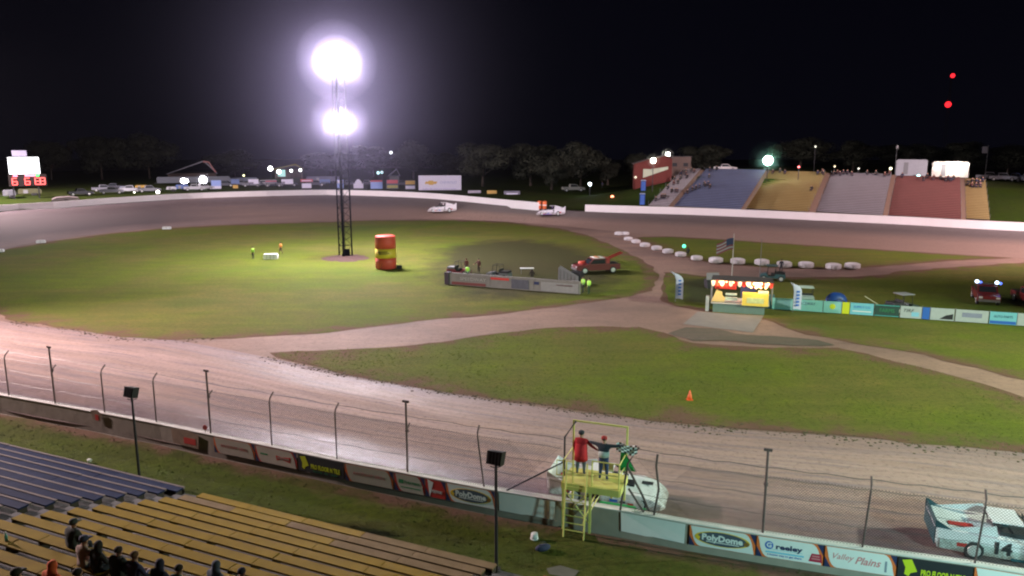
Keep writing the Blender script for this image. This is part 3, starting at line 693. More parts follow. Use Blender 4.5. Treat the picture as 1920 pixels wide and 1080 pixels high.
def std(fl=0):
    return dict(pelvis=(0, 0, .95), belly=(0, 0, 1.12), chest=(0, .0, 1.32), neck=(0, .0, 1.49), head=(0, .015, 1.58), crown=(0, .01, 1.67), top=(0, 0, 1.735), shl=(-.19, 0, 1.41), shr=(.19, 0, 1.41), ell=(-.26, -.02, 1.14), elr=(.26, -.02, 1.14), wrl=(-.27, .08, .92), wrr=(.27, .08, .92), hal=(-.265, .11, .84), har=(.265, .11, .84),
                hil=(-.09, 0, .88), hir=(.09, 0, .88), knl=(-.12, .03, .48), knr=(.12, .02, .48), anl=(-.14, 0, .085), anr=(.14, -.02, .085), tol=(-.16, .15, .045), tor=(.16, .13, .045))
def matof(hood=False, hy=.07):
    def f(a, b_, t, c):
        if b_ in ('crown', 'top', 'head'): return 1 if hood and c.y < hy else 0
        if a in ('pelvis',) and b_ in ('hil', 'hir') or a in ('hil', 'hir', 'knl', 'knr'): return 2
        if a in ('anl', 'anr'): return 3
        if b_ in ('hal', 'har') or a in ('hal', 'har'): return 0
        if a == 'neck' : return 0
        return 1
    return f
_pose = {}
def get_pose(kind):
    if kind in _pose: return _pose[kind]
    J = std(); rad = dict(BASER); hood = False
    if kind.startswith('sit'):
        J = {k: (x, y, z - .50) for k, (x, y, z) in J.items()}
        J.update(knl=(-.13, .44, .48), knr=(.13, .44, .47), anl=(-.13, .42, .07), anr=(.13, .45, .07), tol=(-.14, .56, .04), tor=(.14, .59, .04), hil=(-.10, .04, .44), hir=(.10, .04, .44), pelvis=(0, 0, .47), belly=(0, .03, .63), chest=(0, .07, .82), neck=(0, .10, .99), head=(0, .13, 1.07), crown=(0, .13, 1.16), top=(0, .11, 1.22),
                 shl=(-.19, .07, .91), shr=(.19, .07, .91), ell=(-.27, .16, .66), elr=(.27, .16, .66), wrl=(-.12, .38, .58), wrr=(.10, .38, .60), hal=(-.06, .43, .57), har=(.05, .44, .58))
        if 'hood' in kind: hood = True; rad.update(head=.115, crown=.118, top=.07, neck=.09)
        if 'big' in kind: rad.update(chest=.21, belly=.20, pelvis=.19, shl=.095, shr=.095, ell=.07, elr=.07)
    elif kind == 'flag_arms': J.update(shl=(-.2, 0, 1.42), ell=(-.48, .06, 1.44), wrl=(-.62, .20, 1.40), hal=(-.68, .24, 1.38), elr=(.47, .04, 1.42), wrr=(.70, .10, 1.46), har=(.77, .12, 1.47)); rad.update(chest=.195, belly=.18, shl=.085, shr=.085, ell=.062, elr=.062, hil=.12, hir=.12, knl=.082, knr=.082)
    elif kind == 'reach': J.update(elr=(.38, .10, 1.17), wrr=(.58, .16, 1.02), har=(.66, .18, 1.0), pelvis=(0, -.04, .95)); rad.update(chest=.21, belly=.20, pelvis=.17, shl=.085, shr=.085, ell=.065, elr=.065, hil=.115, hir=.115, knl=.08, knr=.08)
    elif kind == 'walk': J.update(knl=(-.1, .16, .50), anl=(-.1, .22, .1), tol=(-.1, .36, .05), anr=(.1, -.26, .13), tor=(.1, -.12, .05), knr=(.1, -.02, .49))
    far = kind.endswith('far')
    B = BONES + ([] if far else fingers(J))
    if 'hood' in kind: hood = True
    _pose[kind] = pose('body', J, B, rad, matof(hood, .19 if kind.startswith('sit') else .07), sub=0 if far else 1); return _pose[kind]
SKIN = mat('skin', (.42, .24, .17), .6, var=.05); SHOE = mat('dark shoes', (.03, .03, .035), .7, var=.1)
CL = {}
def cloth(c): return mat('cloth %.2f %.2f %.2f' % c, c, .9, var=.22, scale=9., bump=.2)
DENIM = (.045, .06, .13)
def person(loc, rz, kind, top, legs=DENIM, label='', group=None, hat=None, hair=(.03, .02, .015), vest=None, scale=1.):
    o = thing('person', label, 'person', loc, rz, group); o.scale = (scale,) * 3
    bd = obj('body', get_pose(kind), o)
    for i, m in enumerate((SKIN, cloth(top), cloth(legs), SHOE)): bd.material_slots[i].link = 'OBJECT'; bd.material_slots[i].material = m
    sit = kind.startswith('sit'); hc = (0, .12, 1.13) if sit else (0, .0, 1.655)
    if 'hood' not in kind:
        b = MB(); b.ball((hc[0], hc[1] - .012, hc[2] + .03), (.098, .108, .085), 10, 6); b.build('hair', cloth(hair), bd, smooth=True)
        b = MB(); b.box((0, hc[1] + .098, hc[2] - .045), (.022, .03, .035)); b.ball((-.09, hc[1], hc[2] - .04), (.012, .02, .03), 6, 4); b.ball((.09, hc[1], hc[2] - .04), (.012, .02, .03), 6, 4); b.build('face_detail', SKIN, bd)
    if hat:
        b = MB(); b.lathe([(.112, -.02), (.115, .02), (.10, .07), (.05, .10)], 12, (hc[0], hc[1], hc[2] + .03)); b.box((0, hc[1] + .14, hc[2] + .02), (.15, .12, .015)); b.build('cap', cloth(hat), bd, smooth=True)
    if vest:
        b = MB(); z0 = .55 if sit else 1.05; b.lathe([(.20, z0), (.215, z0 + .25), (.20, z0 + .38), (.12, z0 + .43)], 12, (0, .05 if sit else 0, 0)); b.build('vest', vest, bd, smooth=True)
    return o
yv = FS0 + nW * .15; FZ = 2.005
red_man = person(FS0 - dW * .62 + nW * .35 + Vector((0, 0, FZ)), RZW, 'reach', (.42, .012, .02), (.10, .12, .15), 'man in long red jacket and dark cap left of the flagman', hat=(.03, .03, .04), scale=1.07)
b = MB(); b.lathe([(.265, .62), (.25, .9), (.225, 1.28)], 14); b.build('jacket_skirt', cloth((.42, .012, .02)), red_man, smooth=True)
fm = person(FS0 + dW * .36 + nW * .15 + Vector((0, 0, FZ)), RZW, 'flag_arms', (.03, .035, .05), (.03, .05, .12), 'flagman in black shirt, red cap and jeans with both arms out', hat=(.35, .03, .03), scale=1.05)
b = MB(); b.lathe([(.205, .98), (.215, 1.1), (.205, 1.2)], 12); b.build('shirt_hem', cloth((.40, .46, .44)), fm, smooth=True)
# flags in the flagman's right hand
hand = FS0 + dW * (.36 + .77) + nW * .27 + Vector((0, 0, FZ + 1.47))
cf = thing('checkered_flag', 'black and white checkered flag rolled out in the flagman\'s right hand', 'flag', hand, RZW)
MB().tube([(-.18, 0, -.05), (.55, .02, .06)], .012, 5).build('staff', mat('flag staff wood', (.35, .22, .1), .6), cf)
CW, CB = mat('white flag cloth', (.92, .92, .92), .8, var=.05), mat('black flag cloth', (.02, .02, .02), .8, var=.05)
b = MB(); b.v = []; NX, NZ = 8, 5
def cp(i, j): x = -.32 + .105 * i; return (x, .03 + .05 * math.sin(i * 1.3 + j * .6), .10 - .075 * j + .05 * math.sin(i * .9))
for i in range(NX):
    for j in range(NZ): b.cur = (i + j) % 2; b.add([cp(i, j), cp(i + 1, j), cp(i + 1, j + 1), cp(i, j + 1)], [(0, 1, 2, 3)])
b.build('flag_cloth', [CW, CB], cf)
gf = thing('green_flag', 'plain green flag hanging at the right corner of the flag stand', 'flag', FS0 + dW * 1.05 + nW * .55 + Vector((0, 0, 3.0)), RZW)
MB().tube([(-.1, 0, .42), (.55, .0, -.62)], .013, 5).build('staff', M_DARK, gf)
b = MB(); vs = []; fs = []; n1, n2 = 7, 6
for i in range(n1 + 1):
    for j in range(n2 + 1):
        t, s = i / n1, j / n2; x = -.1 + .62 * t; z = .38 - .98 * t; zz = -.64; vs.append((x - .03 * s, .05 * math.sin(s * 5 + t * 4), z * (1 - s) + (zz + .1 * (1 - t) * 0) * s))
for i in range(n1):
    for j in range(n2): a = i * (n2 + 1) + j; fs.append((a, a + 1, a + n2 + 2, a + n2 + 1))
b.add(vs, fs); b.build('flag_cloth', mat('green flag cloth', (.01, .30, .06), .8, var=.15), gf, smooth=True)

# ------------------------------------------------------------------ lamps on poles seen from behind
def back_lamp(foot, head, label):
    o = thing('floodlight_pole', label, 'lamp post', (foot.x, foot.y, -.1)); H = head.z + .1
    MB().tube([(0, 0, 0), (0, 0, H - .1)], [.065, .05], 8).build('pole', M_DARK, o)
    MB().box((0, 0, .02), (.3, .3, .08)).build('base_plate', M_DARK, o)
    hd = MB(); hd.prism([(-.29, -.24), (.27, -.24), (.30, .24), (-.29, .22)], -.16, .16); h = hd.build('lamp_housing', mat('black lamp box', (.012, .013, .018), .5, .2, var=.2), o); h.location = (0, 0, H + .12); h.rotation_euler = (R(-14), 0, RZW - R(6))
    g = MB(); g.box((0, .163, 0), (.5, .006, .4)); g.build('lamp_glass', mat('dull lens', (.2, .2, .2), .2, var=0), h)
    for i in range(4): 
        s = MB(); s.box((-.2 + .13 * i, -.175, 0), (.02, .03, .4)); s.build('cooling_fin', M_DARK, h)
    MB().tube([(-.2, -.02, H - .2), (0, 0, H - .28), (.2, .02, H - .2)], .02, 5).build('bracket', M_DARK, o)
    return o
back_lamp(Vector((-17.2, 32.3, 0)), Vector((-17.2, 32.3, 4.1)), 'black floodlight box on a dark pole, seen from behind, left one on the verge')
back_lamp(Vector((-.57, 24.9, 0)), Vector((-.57, 24.9, 4.15)), 'black floodlight box on a dark pole, seen from behind, just left of the flag stand')

# ------------------------------------------------------------------ near grandstand
M_SY = mat('worn yellow bench paint', (.27, .178, .012), .7, spec=.12, var=.35, scale=1.6, bump=.15); M_SYF = mat('dirty yellow foot board', (.10, .068, .022), .85, spec=.12, var=.4, scale=2.)
M_SB = mat('worn navy bench paint', (.008, .019, .066), .6, spec=.12, var=.35, scale=1.6, bump=.15); M_SBF = mat('worn grey board', (.09, .075, .08), .8, spec=.12, var=.3, scale=2.)
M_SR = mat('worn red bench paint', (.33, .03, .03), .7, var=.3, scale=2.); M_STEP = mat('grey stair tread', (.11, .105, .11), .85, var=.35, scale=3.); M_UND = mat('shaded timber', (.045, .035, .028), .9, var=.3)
M_SYW = mat('sun bleached yellow paint', (.22, .155, .085), .8, spec=.12, var=.3, scale=2.)
RZR = math.atan2(E_R.y, E_R.x); PITCHR, RISE, ROWS = .87, .30, 21
def rowp(k, t, d=0., z=0.): return Vector((S0.x, S0.y, 0)) + E_R * t + N_R * (PITCHR * k + d) + Vector((0, 0, 1.5 + RISE * k + z))
def section(t0, t1, label, ms, mf, seat_w, foot_w, seg, rows, m2=None, edge_m=None):
    o = thing('bleacher', label, 'bleachers', rowp(0, t0) * 1., RZR); o.location.z = 0; o0 = o.location.copy()
    W_ = t1 - t0; n = max(1, round(W_ / seg)); L_ = W_ / n; cache = {}
    def plank(nm, k, i, d0, wd, z, m, th=.06):
        key = (nm, m.name, round(wd, 3), (i * 7 + k * 3) % 3)
        if key not in cache:
            b = MB(); g = .012 * (1 + key[3]); b.box((0, 0, 0), (L_ - g, wd, th)); cache[key] = b.mesh(nm, m)
        q = obj(nm, cache[key], o); q.location = (L_ * (i + .5), -(PITCHR * k + d0 + wd / 2), 1.5 + RISE * k + z + random.uniform(-.008, .008)); q.rotation_euler = (0, 0, random.uniform(-.0025, .0025))
    for k in range(rows):
        for i in range(n):
            mm = ms
            if m2 and k < 4 and random.random() < .5 - .1 * k: mm = m2
            plank('seat_plank', k, i, 0, seat_w, 0, mm)
            if edge_m: plank('seat_edge', k, i, -.095, .085, .012, edge_m, .07)

            if not (nm_skip and k == 0): plank('foot_plank', k, i, seat_w + .10, foot_w, -.22, mf, .04)
    b = MB()
    for i in range(n + 1):
        x = min(max(L_ * i, .04), W_ - .04)
        for k in range(rows): b.box((x, -(PITCHR * k + .2), 1.5 + RISE * k - .24), (.05, .30, .40)); b.box((x, -(PITCHR * k + .65), 1.5 + RISE * k - .25), (.05, .86, .10))
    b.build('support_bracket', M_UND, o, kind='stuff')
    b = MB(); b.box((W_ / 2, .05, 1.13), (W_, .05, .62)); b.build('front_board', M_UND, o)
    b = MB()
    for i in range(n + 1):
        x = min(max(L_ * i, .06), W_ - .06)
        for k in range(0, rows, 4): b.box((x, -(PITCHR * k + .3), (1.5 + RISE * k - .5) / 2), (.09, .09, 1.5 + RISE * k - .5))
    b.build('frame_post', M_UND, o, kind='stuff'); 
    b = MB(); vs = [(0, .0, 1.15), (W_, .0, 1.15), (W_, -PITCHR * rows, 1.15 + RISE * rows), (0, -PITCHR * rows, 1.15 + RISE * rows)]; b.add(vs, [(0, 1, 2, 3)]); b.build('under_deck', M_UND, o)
    return o
nm_skip = False
section(-26.5, -1.05, 'dark blue near bleachers with grey foot boards in the lower left corner', M_SB, M_SBF, .34, .20, 3.6, ROWS, None, mat('worn bench nosing', (.17, .135, .135), .8, var=.3, scale=2.))
section(0, 12.95, 'wide worn yellow near bleachers at the bottom of the picture', M_SY, M_SYF, .35, .30, 2.6, ROWS, M_SYW)
section(14.6, 24., 'red near bleachers of which only the front rows show at the bottom edge', M_SR, M_SBF, .46, .26, 3.1, 6)
for t0, t1, lb in ((-.98, -.06, 'grey aisle stair between the blue and the yellow near bleachers'), (13.02, 14.5, 'grey aisle stair between the yellow and the red near bleachers')):
    o = thing('aisle_stair', lb, 'stairs', rowp(0, t0), RZR); o.location.z = 0
    for k in range(ROWS):
        for h in (0, 1):
            b = MB(); b.box(((t1 - t0) / 2, -(PITCHR * k + .22 + .435 * h), 1.30 + RISE * k + .15 * h), (t1 - t0, .42, .06)); b.build('step', M_STEP, o)
    b = MB(); b.add([(0, .1, .7), (t1 - t0, .1, .7), (t1 - t0, -PITCHR * ROWS, .7 + RISE * ROWS), (0, -PITCHR * ROWS, .7 + RISE * ROWS)], [(0, 1, 2, 3)]); b.build('stringer', M_UND, o)
    b = MB(); b.box(((t1 - t0) / 2, .06, .75), (t1 - t0, .05, 1.0)); b.build('front_board', M_UND, o)
def seat_at(px, py, headz=.74):           # which row and place a head seen at a photo point sits on
    best = None
    for k in range(ROWS):
        q = P(px, py, 1.5 + RISE * k + headz); r = q.xy - S0.xy; d = r.dot(N_R.xy); t = r.dot(E_R.xy)
        if best is None or abs(d - .2 - PITCHR * k) < best[0]: best = (abs(d - .2 - PITCHR * k), k, t)
    return best[1], best[2]
SP_ = [  # head x, y, pose, jacket, label, extras
    (128, 983, 'sit_big', (.03, .035, .03), 'big spectator in a dark coat on the yellow bleachers, furthest left of the row', dict(hat=(.05, .06, .06))),
    (158, 1010, 'sit', (.36, .26, .22), 'spectator in a tan coat and navy cap beside the big dark coat', dict(hat=(.04, .05, .10))),
    (192, 1013, 'sit_hood', (.02, .02, .02), 'hooded spectator in black right of the tan coat', {}),
    (222, 1030, 'sit_big', (.015, .02, .018), 'broad spectator in a black jacket in the middle of the dark group', {}),
    (262, 1033, 'sit', (.05, .05, .12), 'spectator in a navy jacket with brown hair right of the dark group', dict(hair=(.12, .06, .03))),
    (290, 1058, 'sit_hood', (.02, .022, .05), 'hooded spectator in very dark navy, lowest of the dark group', {}),
    (322, 1072, 'sit', (.16, .30, .36), 'spectator in a pale teal top at the bottom edge', {}),
    (412, 1050, 'sit_hood', (.07, .09, .13), 'hooded spectator in blue grey, left one of the pair near the bottom centre', {}),
    (461, 1064, 'sit', (.05, .045, .18), 'spectator in an indigo jacket, right one of the pair near the bottom centre', dict(hair=(.02, .02, .04))),
    (70, 1070, 'sit_hood', (.72, .13, .04), 'spectator in a bright orange hooded poncho in the lower left', {}),
    (33, 1072, 'sit_big', (.02, .02, .02), 'dark spectator left of the orange poncho', dict(hat=(.04, .035, .03))),
    (130, 1080, 'sit', (.02, .018, .02), 'dark spectator right of the orange poncho cut by the bottom edge', {}),
]
used = []
for px, py, ps, c, lb, kw in SP_:
    k, t = seat_at(px, py)
    person(rowp(k, t, .24, -.42), RZR + random.uniform(-.12, .12), ps, c, (.03, .035, .05), lb, 'spectators on the near bleachers', **kw); used.append((k, t))
k, t = seat_at(8, 1012, .1); b = MB(); o = thing('bottle', 'small teal bottle left standing on a yellow bench at the left edge', 'bottle', rowp(k, t, .2, .027)); MB().lathe([(.035, 0), (.04, .02), (.04, .16), (.015, .21), (.015, .25)], 10).build('bottle_body', mat('teal plastic', (.08, .35, .30), .3, var=.05), o); MB().lathe([(.02, .25), (.02, .28)], 8).build('cap', WHITE, o)
# ------------------------------------------------------------------ small things on the verge
o = thing('paper_litter', 'crumpled white paper on the verge at the edge of the blue bleachers', 'litter', P(168, 864, 0) + Vector((0, 0, -.1))); b = MB(); b.ball((0, 0, .1), (.13, .10, .09), 7, 5); b.v = [(x + noise.noise(Vector((x * 9, y * 9, z * 9))) * .08, y, z + noise.noise(Vector((x * 7, z * 9, y))) * .06) for x, y, z in b.v]; b.build('sheet', WHITE, o)
o = thing('bucket', 'upturned white bucket on the verge left of the flag stand ladder', 'bucket', P(1002, 1006, 0) + Vector((0, 0, -.1)))
MB().lathe([(.15, 0), (.13, .24), (.11, .25)], 14).build('bucket_body', WHITE, o, smooth=True); MB().lathe([(.152, .0), (.165, .01), (.165, .035), (.152, .045)], 14).build('rim', WHITE, o)
o = thing('duffel_bag', 'dark blue duffel bag lying in the grass near the white bucket', 'bag', P(1018, 1028, 0) + Vector((0, 0, -.1)), .4)
b = MB(); b.ball((0, 0, .13), (.32, .16, .14), 12, 8); b.build('bag_body', cloth((.03, .035, .08)), o, smooth=True); MB().tube([(-.15, 0, .25), (-.08, 0, .36), (.08, 0, .36), (.15, 0, .25)], .015, 5).build('handle', SHOE, o)
sheet('dirt_patch', pp([(955, 1050), (978, 1026), (1002, 1030), (1000, 1062), (975, 1056)], 0), -.088, grass_mat('scuffed verge', (.5, .55, .5), worn=(.19, .13, .11)), .35, .25, seed=4, edge=.35)
sheet('concrete_pad', pp([(1025, 1062), (1050, 1056), (1085, 1066), (1075, 1080), (1030, 1072)], 0), -.085, mat('pad concrete', (.11, .105, .085), .9, var=.3), .5, .03, seed=5)
sheet('worn_earth', pp([(1040, 1000), (1060, 985), (1120, 1000), (1130, 1020), (1090, 1026), (1050, 1016)], 0), -.09, grass_mat('trodden verge', (.5, .55, .5), worn=(.09, .06, .045)), .35, .3, seed=8, edge=.5)
MB().tube([P(960, 1060, 1.5) , P(1100, 1100, 1.5)], .03, 5)

# ------------------------------------------------------------------ race cars
def mud_paint(c):
    nm = f'muddy paint {c}'
    if nm in _m: return _m[nm]
    m = mat(nm, c, .38, var=.06, coat=.3); t = m.node_tree; b = t.nodes['Principled BSDF']; g = N(t, 'ShaderNodeTexCoord').outputs['Object']; s = N(t, 'ShaderNodeSeparateXYZ'); link(t, g, s.inputs[0])
    n1 = noise_n(t, g, 5., 6, .7); low = mth(t, 'ADD', mth(t, 'MULTIPLY', s.outputs['Z'], -1.1), mth(t, 'MULTIPLY', n1, 1.5)); f = ramp(t, low, [(.12, 0.), (.55, .8)])
    old = b.inputs['Base Color'].links[0].from_socket; link(t, mix(t, f, old, (.16, .10, .075)), b.inputs['Base Color']); return m
def late_model(loc, rz, label, main, side, accent, num, flip=False, s=1.0):
    o = thing('race_car', label, 'race car', loc, rz, 'dirt race cars on the track'); o.scale = (s,) * 3
    W2 = 1.0; ms = [mud_paint(main), mud_paint(side), mat('cockpit black', (.015, .015, .02), .6, var=.1), mat(f'car paint {accent}', accent, .4, var=.08)]
    b = MB()     # wedge body as a loft along x: (x, bottom, side top, half width, crown top)
    prof = [(2.62, .14, .26, .70, .27), (2.45, .13, .38, .95, .40), (2.05, .14, .60, 1.03, .56), (1.5, .16, .74, 1.06, .68), (1.0, .16, .74, 1.05, .76), (.62, .17, .76, 1.03, .84)]
    prof2 = [(.60, .17, .76, 1.02, .78), (-.6, .18, .86, 1.02, .88), (-1.6, .20, .93, 1.02, .94), (-2.5, .24, .98, 1.0, .99), (-2.58, .45, .97, .98, .985)]
    def loft(pr, mi):
        n = 7; vs = []; fs = []
        for x, zb, zs, hw, zc in pr: vs += [(x, -hw, zb), (x, -hw * 1.0, zs), (x, -hw * .6, (zs + zc * 2) / 3), (x, 0, zc), (x, hw * .6, (zs + zc * 2) / 3), (x, hw, zs), (x, hw, zb)]
        for i in range(len(pr) - 1):
            for j in range(n): q = (j + 1) % n; fs.append((i * n + j, (i + 1) * n + j, (i + 1) * n + q, i * n + q))
        fs += [tuple(range(n)), tuple(range((len(pr) - 1) * n, len(pr) * n))[::-1]]
        b.cur = mi; b.add(vs, fs)
    loft(prof, 0); loft(prof2, 0)
    b.build('body', ms, o, smooth=False)
    for sg in (-1, 1):
        bb = MB(); bb.prism([(2.0, .18), (1.0, .18), (-1.1, .22), (-2.45, .28), (-2.45, .62), (-1.1, .60), (1.0, .40), (1.9, .26)], sg * 1.03, sg * 1.045); bb.build('door_panel', ms[1], o)
        bb = MB(); bb.prism([(1.9, .16), (-.2, .16), (-.2, .26), (1.7, .24)], sg * 1.046, sg * 1.06); bb.build('side_stripe', ms[3], o)
        bb = MB(); bb.prism([(-.72, 1.32), (-2.3, 1.0), (-.62, .92)], sg * .92, sg * .94); bb.build('sail_panel', ms[0], o)
        for x0, x1 in ((.78, .18),): MB().tube([(x0, sg * .78, .80), (x1, sg * .62, 1.31)], .035, 5).build('roof_post', ms[2], o)
        bb = MB(); bb.prism([(-2.62, .9), (-2.05, .95), (-2.55, 1.24), (-2.62, 1.24)], sg * .93, sg * .95); bb.build('spoiler_side', ms[3] if num == '14' else ms[0], o)
        text(num, .62, o, ms[2] if sg < 0 else ms[2], (-.5, sg * 1.075, .55), rz=0 if sg < 0 else math.pi, name='number', bold=.02)
    bb = MB(); bb.box((-.28, 0, 1.33), (.98, 1.28, .035)); bb.build('roof', ms[0], o)
    bb = MB(); bb.box((-.05, 0, .90), (.9, 1.25, .16)); bb.build('cockpit', ms[2], o)
    bb = MB(); bb.ball((-.25, -.12, 1.12), .13, 10, 7); bb.build('driver_helmet', ms[3], o, smooth=True)
    bb = MB(); bb.box((-2.60, 0, .62), (.03, 1.9, .55)); bb.build('tail_panel', ms[3] if num == '14' else ms[0], o)
    bb = MB(); bb.box((-2.58, 0, 1.10), (.03, 1.86, .27)); bb.build('spoiler', ms[3] if num == '14' else ms[0], o)
    bb = MB(); bb.box((.95, 0, .80), (.5, .5, .10)); bb.build('hood_scoop', ms[2], o)
    for sg in (-1, 1):
        for x0, x1, z0, z1, mm in ((-1.9, -1.45, .42, .56, RED), (-1.35, -1.05, .40, .52, BLACKP), (.25, .6, .30, .42, BLUE), (.7, .95, .30, .38, BLACKP), (1.05, 1.5, .24, .33, RED)):
            MB().box(((x0 + x1) / 2, sg * 1.05, (z0 + z1) / 2), (x1 - x0, .012, z1 - z0)).build('decal', mm, o)
    MB().box((1.7, .45, .70), (.5, .3, .012)).build('decal', BLACKP, o); MB().box((-1.7, -.4, .985), (.8, .3, .012)).build('decal', RED, o)
    for x in (.62, -.55): MB().tube([(x, -.72, .8), (x - .18, -.55, 1.28), (x - .18, .55, 1.28), (x, .72, .8)], .025, 5).build('roll_bar', ms[2], o)
    for x, y in ((1.55, -.84), (1.55, .84), (-1.35, -.86), (-1.35, .86)):
        if ('wheel', 0) not in _txt:
            q = MB(); q.lathe([(.25, -.17), (.34, -.16), (.37, -.12), (.37, .12), (.34, .16), (.25, .17)], 18); _txt[('wheel', 0)] = q.mesh('tyre', RUB, True)
            q = MB(); q.lathe([(.245, -.175), (.22, -.176), (.20, -.18)], 14); q.lathe([(.20, .18), (.22, .176), (.245, .175)], 14); _txt[('rim', 0)] = q.mesh('rim', RIM, True)
        wo = obj('wheel', _txt[('wheel', 0)], o); wo.location = (x, y + .06 * (1 if y > 0 else -1), .335); wo.rotation_euler = (R(90), 0, 0); wo.scale = (.9, .9, .9); obj('rim', _txt[('rim', 0)], wo)
    return o
CW_ = (.78, .76, .80)
late_model(P(1142, 938, 0.) + Vector((0, .35, .01)), RZW + R(2), 'white dirt late model with green nose trim passing behind the flag stand', CW_, (.70, .70, .72), (.10, .60, .20), '28', s=.97)
late_model(P(1890, 1034, 0.) + Vector((0, 0, .01)), RZW + R(1), 'white race car with teal flanks running off the right edge', CW_, (.50, .56, .55), (.015, .07, .09), '14', s=1.04)
c1 = TP(829, 398)
late_model(c1, math.pi + R(4), 'white race car with raised tail on the far turn, left of the two', (.85, .80, .85), (.82, .78, .82), (.8, .7, .75), '1', s=1.22).scale.z = 1.6
c2 = TP(1033, 404)
late_model(c2, math.pi - R(6), 'white race car leaving the far straight near the orange barrels, right of the two', (.80, .77, .85), (.75, .72, .82), (.2, .1, .35), '7', s=1.12).scale.z = 1.5
# ------------------------------------------------------------------ clods thrown up along the inside of the near straight
def berm(pts, name, m, rmin, rmax, n, spread, kind='stuff', z=0.):
    b = MB(); sm = smooth_curve(pts, .5); rnd = random.Random(len(pts))
    for i in range(n):
        q = sm[int(rnd.random() * (len(sm) - 1))]; r = rmin + (rmax - rmin) * rnd.random() ** 2.5; x, y = q.x + rnd.gauss(0, spread), q.y + rnd.gauss(0, spread)
        k0 = len(b.v); b.ball((0, 0, 0), (r * rnd.uniform(1, 2.2), r * rnd.uniform(.8, 1.6), r * .55), 6, 4)
        a = rnd.random() * 3; ca, sa = math.cos(a), math.sin(a)
        for j in range(k0, len(b.v)):
            vx, vy, vz = b.v[j]; f = 1 + .35 * noise.noise(Vector((vx * 6 + i, vy * 6, vz * 9))); b.v[j] = (x + (vx * ca - vy * sa) * f, y + (vx * sa + vy * ca) * f, z + vz * f + r * .2)
    o = b.build(name, m, smooth=True, kind=kind); return o
M_CLOD = mat('dark clay clods', (.10, .075, .055), .95, var=.4, scale=3.)
M_TUFT = mat('muddy turf clumps', (.075, .07, .03), .95, var=.4, scale=3.)
berm(pp([(500, 672), (600, 694), (700, 713), (850, 740), (1000, 759), (1100, 775), (1300, 800)]), 'clay_clods', M_CLOD, .015, .06, 800, .25)
berm(pp([(1300, 800), (1500, 815), (1700, 832), (1920, 852), (2000, 860)]), 'turf_clods', M_TUFT, .015, .07, 450, .5)
berm(pp([(30, 606), (150, 623), (230, 634), (300, 638), (400, 637)]), 'clay_clods', M_CLOD, .015, .08, 350, .4)

# ------------------------------------------------------------------ tufts standing out of the turf
def tufts(poly, n, z, h, seed, m):
    rnd = random.Random(seed); P2 = [p.xy for p in poly]; xs = [p.x for p in P2]; ys = [p.y for p in P2]; b = MB(); c = 0; tries = 0
    while c < n and tries < n * 8:
        tries += 1; y = rnd.uniform(min(ys), max(ys)); x = rnd.uniform(min(xs), max(xs))
        if rnd.random() > min(1., (34. / max(20., y)) ** 1.6 * 1.6) or noise.noise(Vector((x * .25, y * .25, seed))) + rnd.uniform(-.5, .5) < -.05: continue
        ins = False; j = len(P2) - 1
        for i in range(len(P2)):
            if (P2[i].y > y) != (P2[j].y > y) and x < (P2[j].x - P2[i].x) * (y - P2[i].y) / (P2[j].y - P2[i].y) + P2[i].x: ins = not ins
            j = i
        if not ins: continue
        c += 1; s = h * rnd.uniform(.5, 1.5)
        for k in range(4):
            a = rnd.uniform(0, 6.28); dx, dy = math.cos(a), math.sin(a); ox, oy = x + rnd.uniform(-s, s), y + rnd.uniform(-s, s)
            b.add([(ox - dy * s * .35, oy + dx * s * .35, z), (ox + dy * s * .35, oy - dx * s * .35, z), (ox + dx * s * .6, oy + dy * s * .6, z + s)], [(0, 1, 2)])
    b.build('grass_tufts', m, kind='stuff')
M_T1 = mat('tuft green', (.115, .150, .020), .85, var=.4, scale=.4); M_T2 = mat('verge tuft green', (.065, .082, .014), .85, var=.4, scale=.6)
tufts(near_in + near_out, 6000, -.10, .04, 1, M_T2); tufts(G2, 7000, .01, .045, 2, M_T1)
# ------------------------------------------------------------------ infield: inflatable can, workers, barrier, stage, vehicles
def perp(x, y, dx=1., dy=0.): return math.atan2(dy, dx)
q = P(724, 503); can = thing('inflatable_can', 'giant inflatable orange red can with a yellow band standing in the infield', 'inflatable can', q)
b = MB(); b.lathe([(1.22, 0), (1.32, .12), (1.33, .9), (1.31, 1.42)], 28); b.build('lower_body', mat('inflatable red orange', (.62, .07, .045), .5, var=.06, scale=1.), can, smooth=True)
b = MB(); b.lathe([(1.315, 1.42), (1.32, 1.9), (1.31, 2.62)], 28); b.build('yellow_band', mat('inflatable yellow', (.70, .50, .04), .5, var=.06, scale=1.), can, smooth=True)
b = MB(); b.lathe([(1.31, 2.62), (1.30, 3.4), (1.27, 3.95), (1.30, 4.05), (1.22, 4.2), (.9, 4.24), (.2, 4.2)], 28); b.build('upper_body', mat('inflatable red orange', (.62, .07, .045), .5, var=.06, scale=1.), can, smooth=True)
rnd = random.Random(4); b = MB()
for j in range(2):
    pts = []
    for i in range(22):
        a = R(-128) + R(58) * i / 21 + (R(10) if j else 0); z = 2.18 - .20 * j + .10 * i / 21 + .11 * math.sin(i * 1.7 + j)
        pts.append((1.335 * math.cos(a), 1.335 * math.sin(a), z))
    b.tube(pts, .035, 4)
b.build('scrawled_script', mat('dark brown script', (.10, .05, .01), .6, var=0), can)
for a in (20, 140, 260): MB().tube([(1.25 * math.cos(R(a)), 1.25 * math.sin(R(a)), .9), (2.2 * math.cos(R(a)), 2.2 * math.sin(R(a)), 0)], .015, 4).build('guy_rope', M_DARK, can)
b = MB(); b.box((1.75, -.3, .22), (.6, .5, .44)); b.build('blower', M_DARK, can)
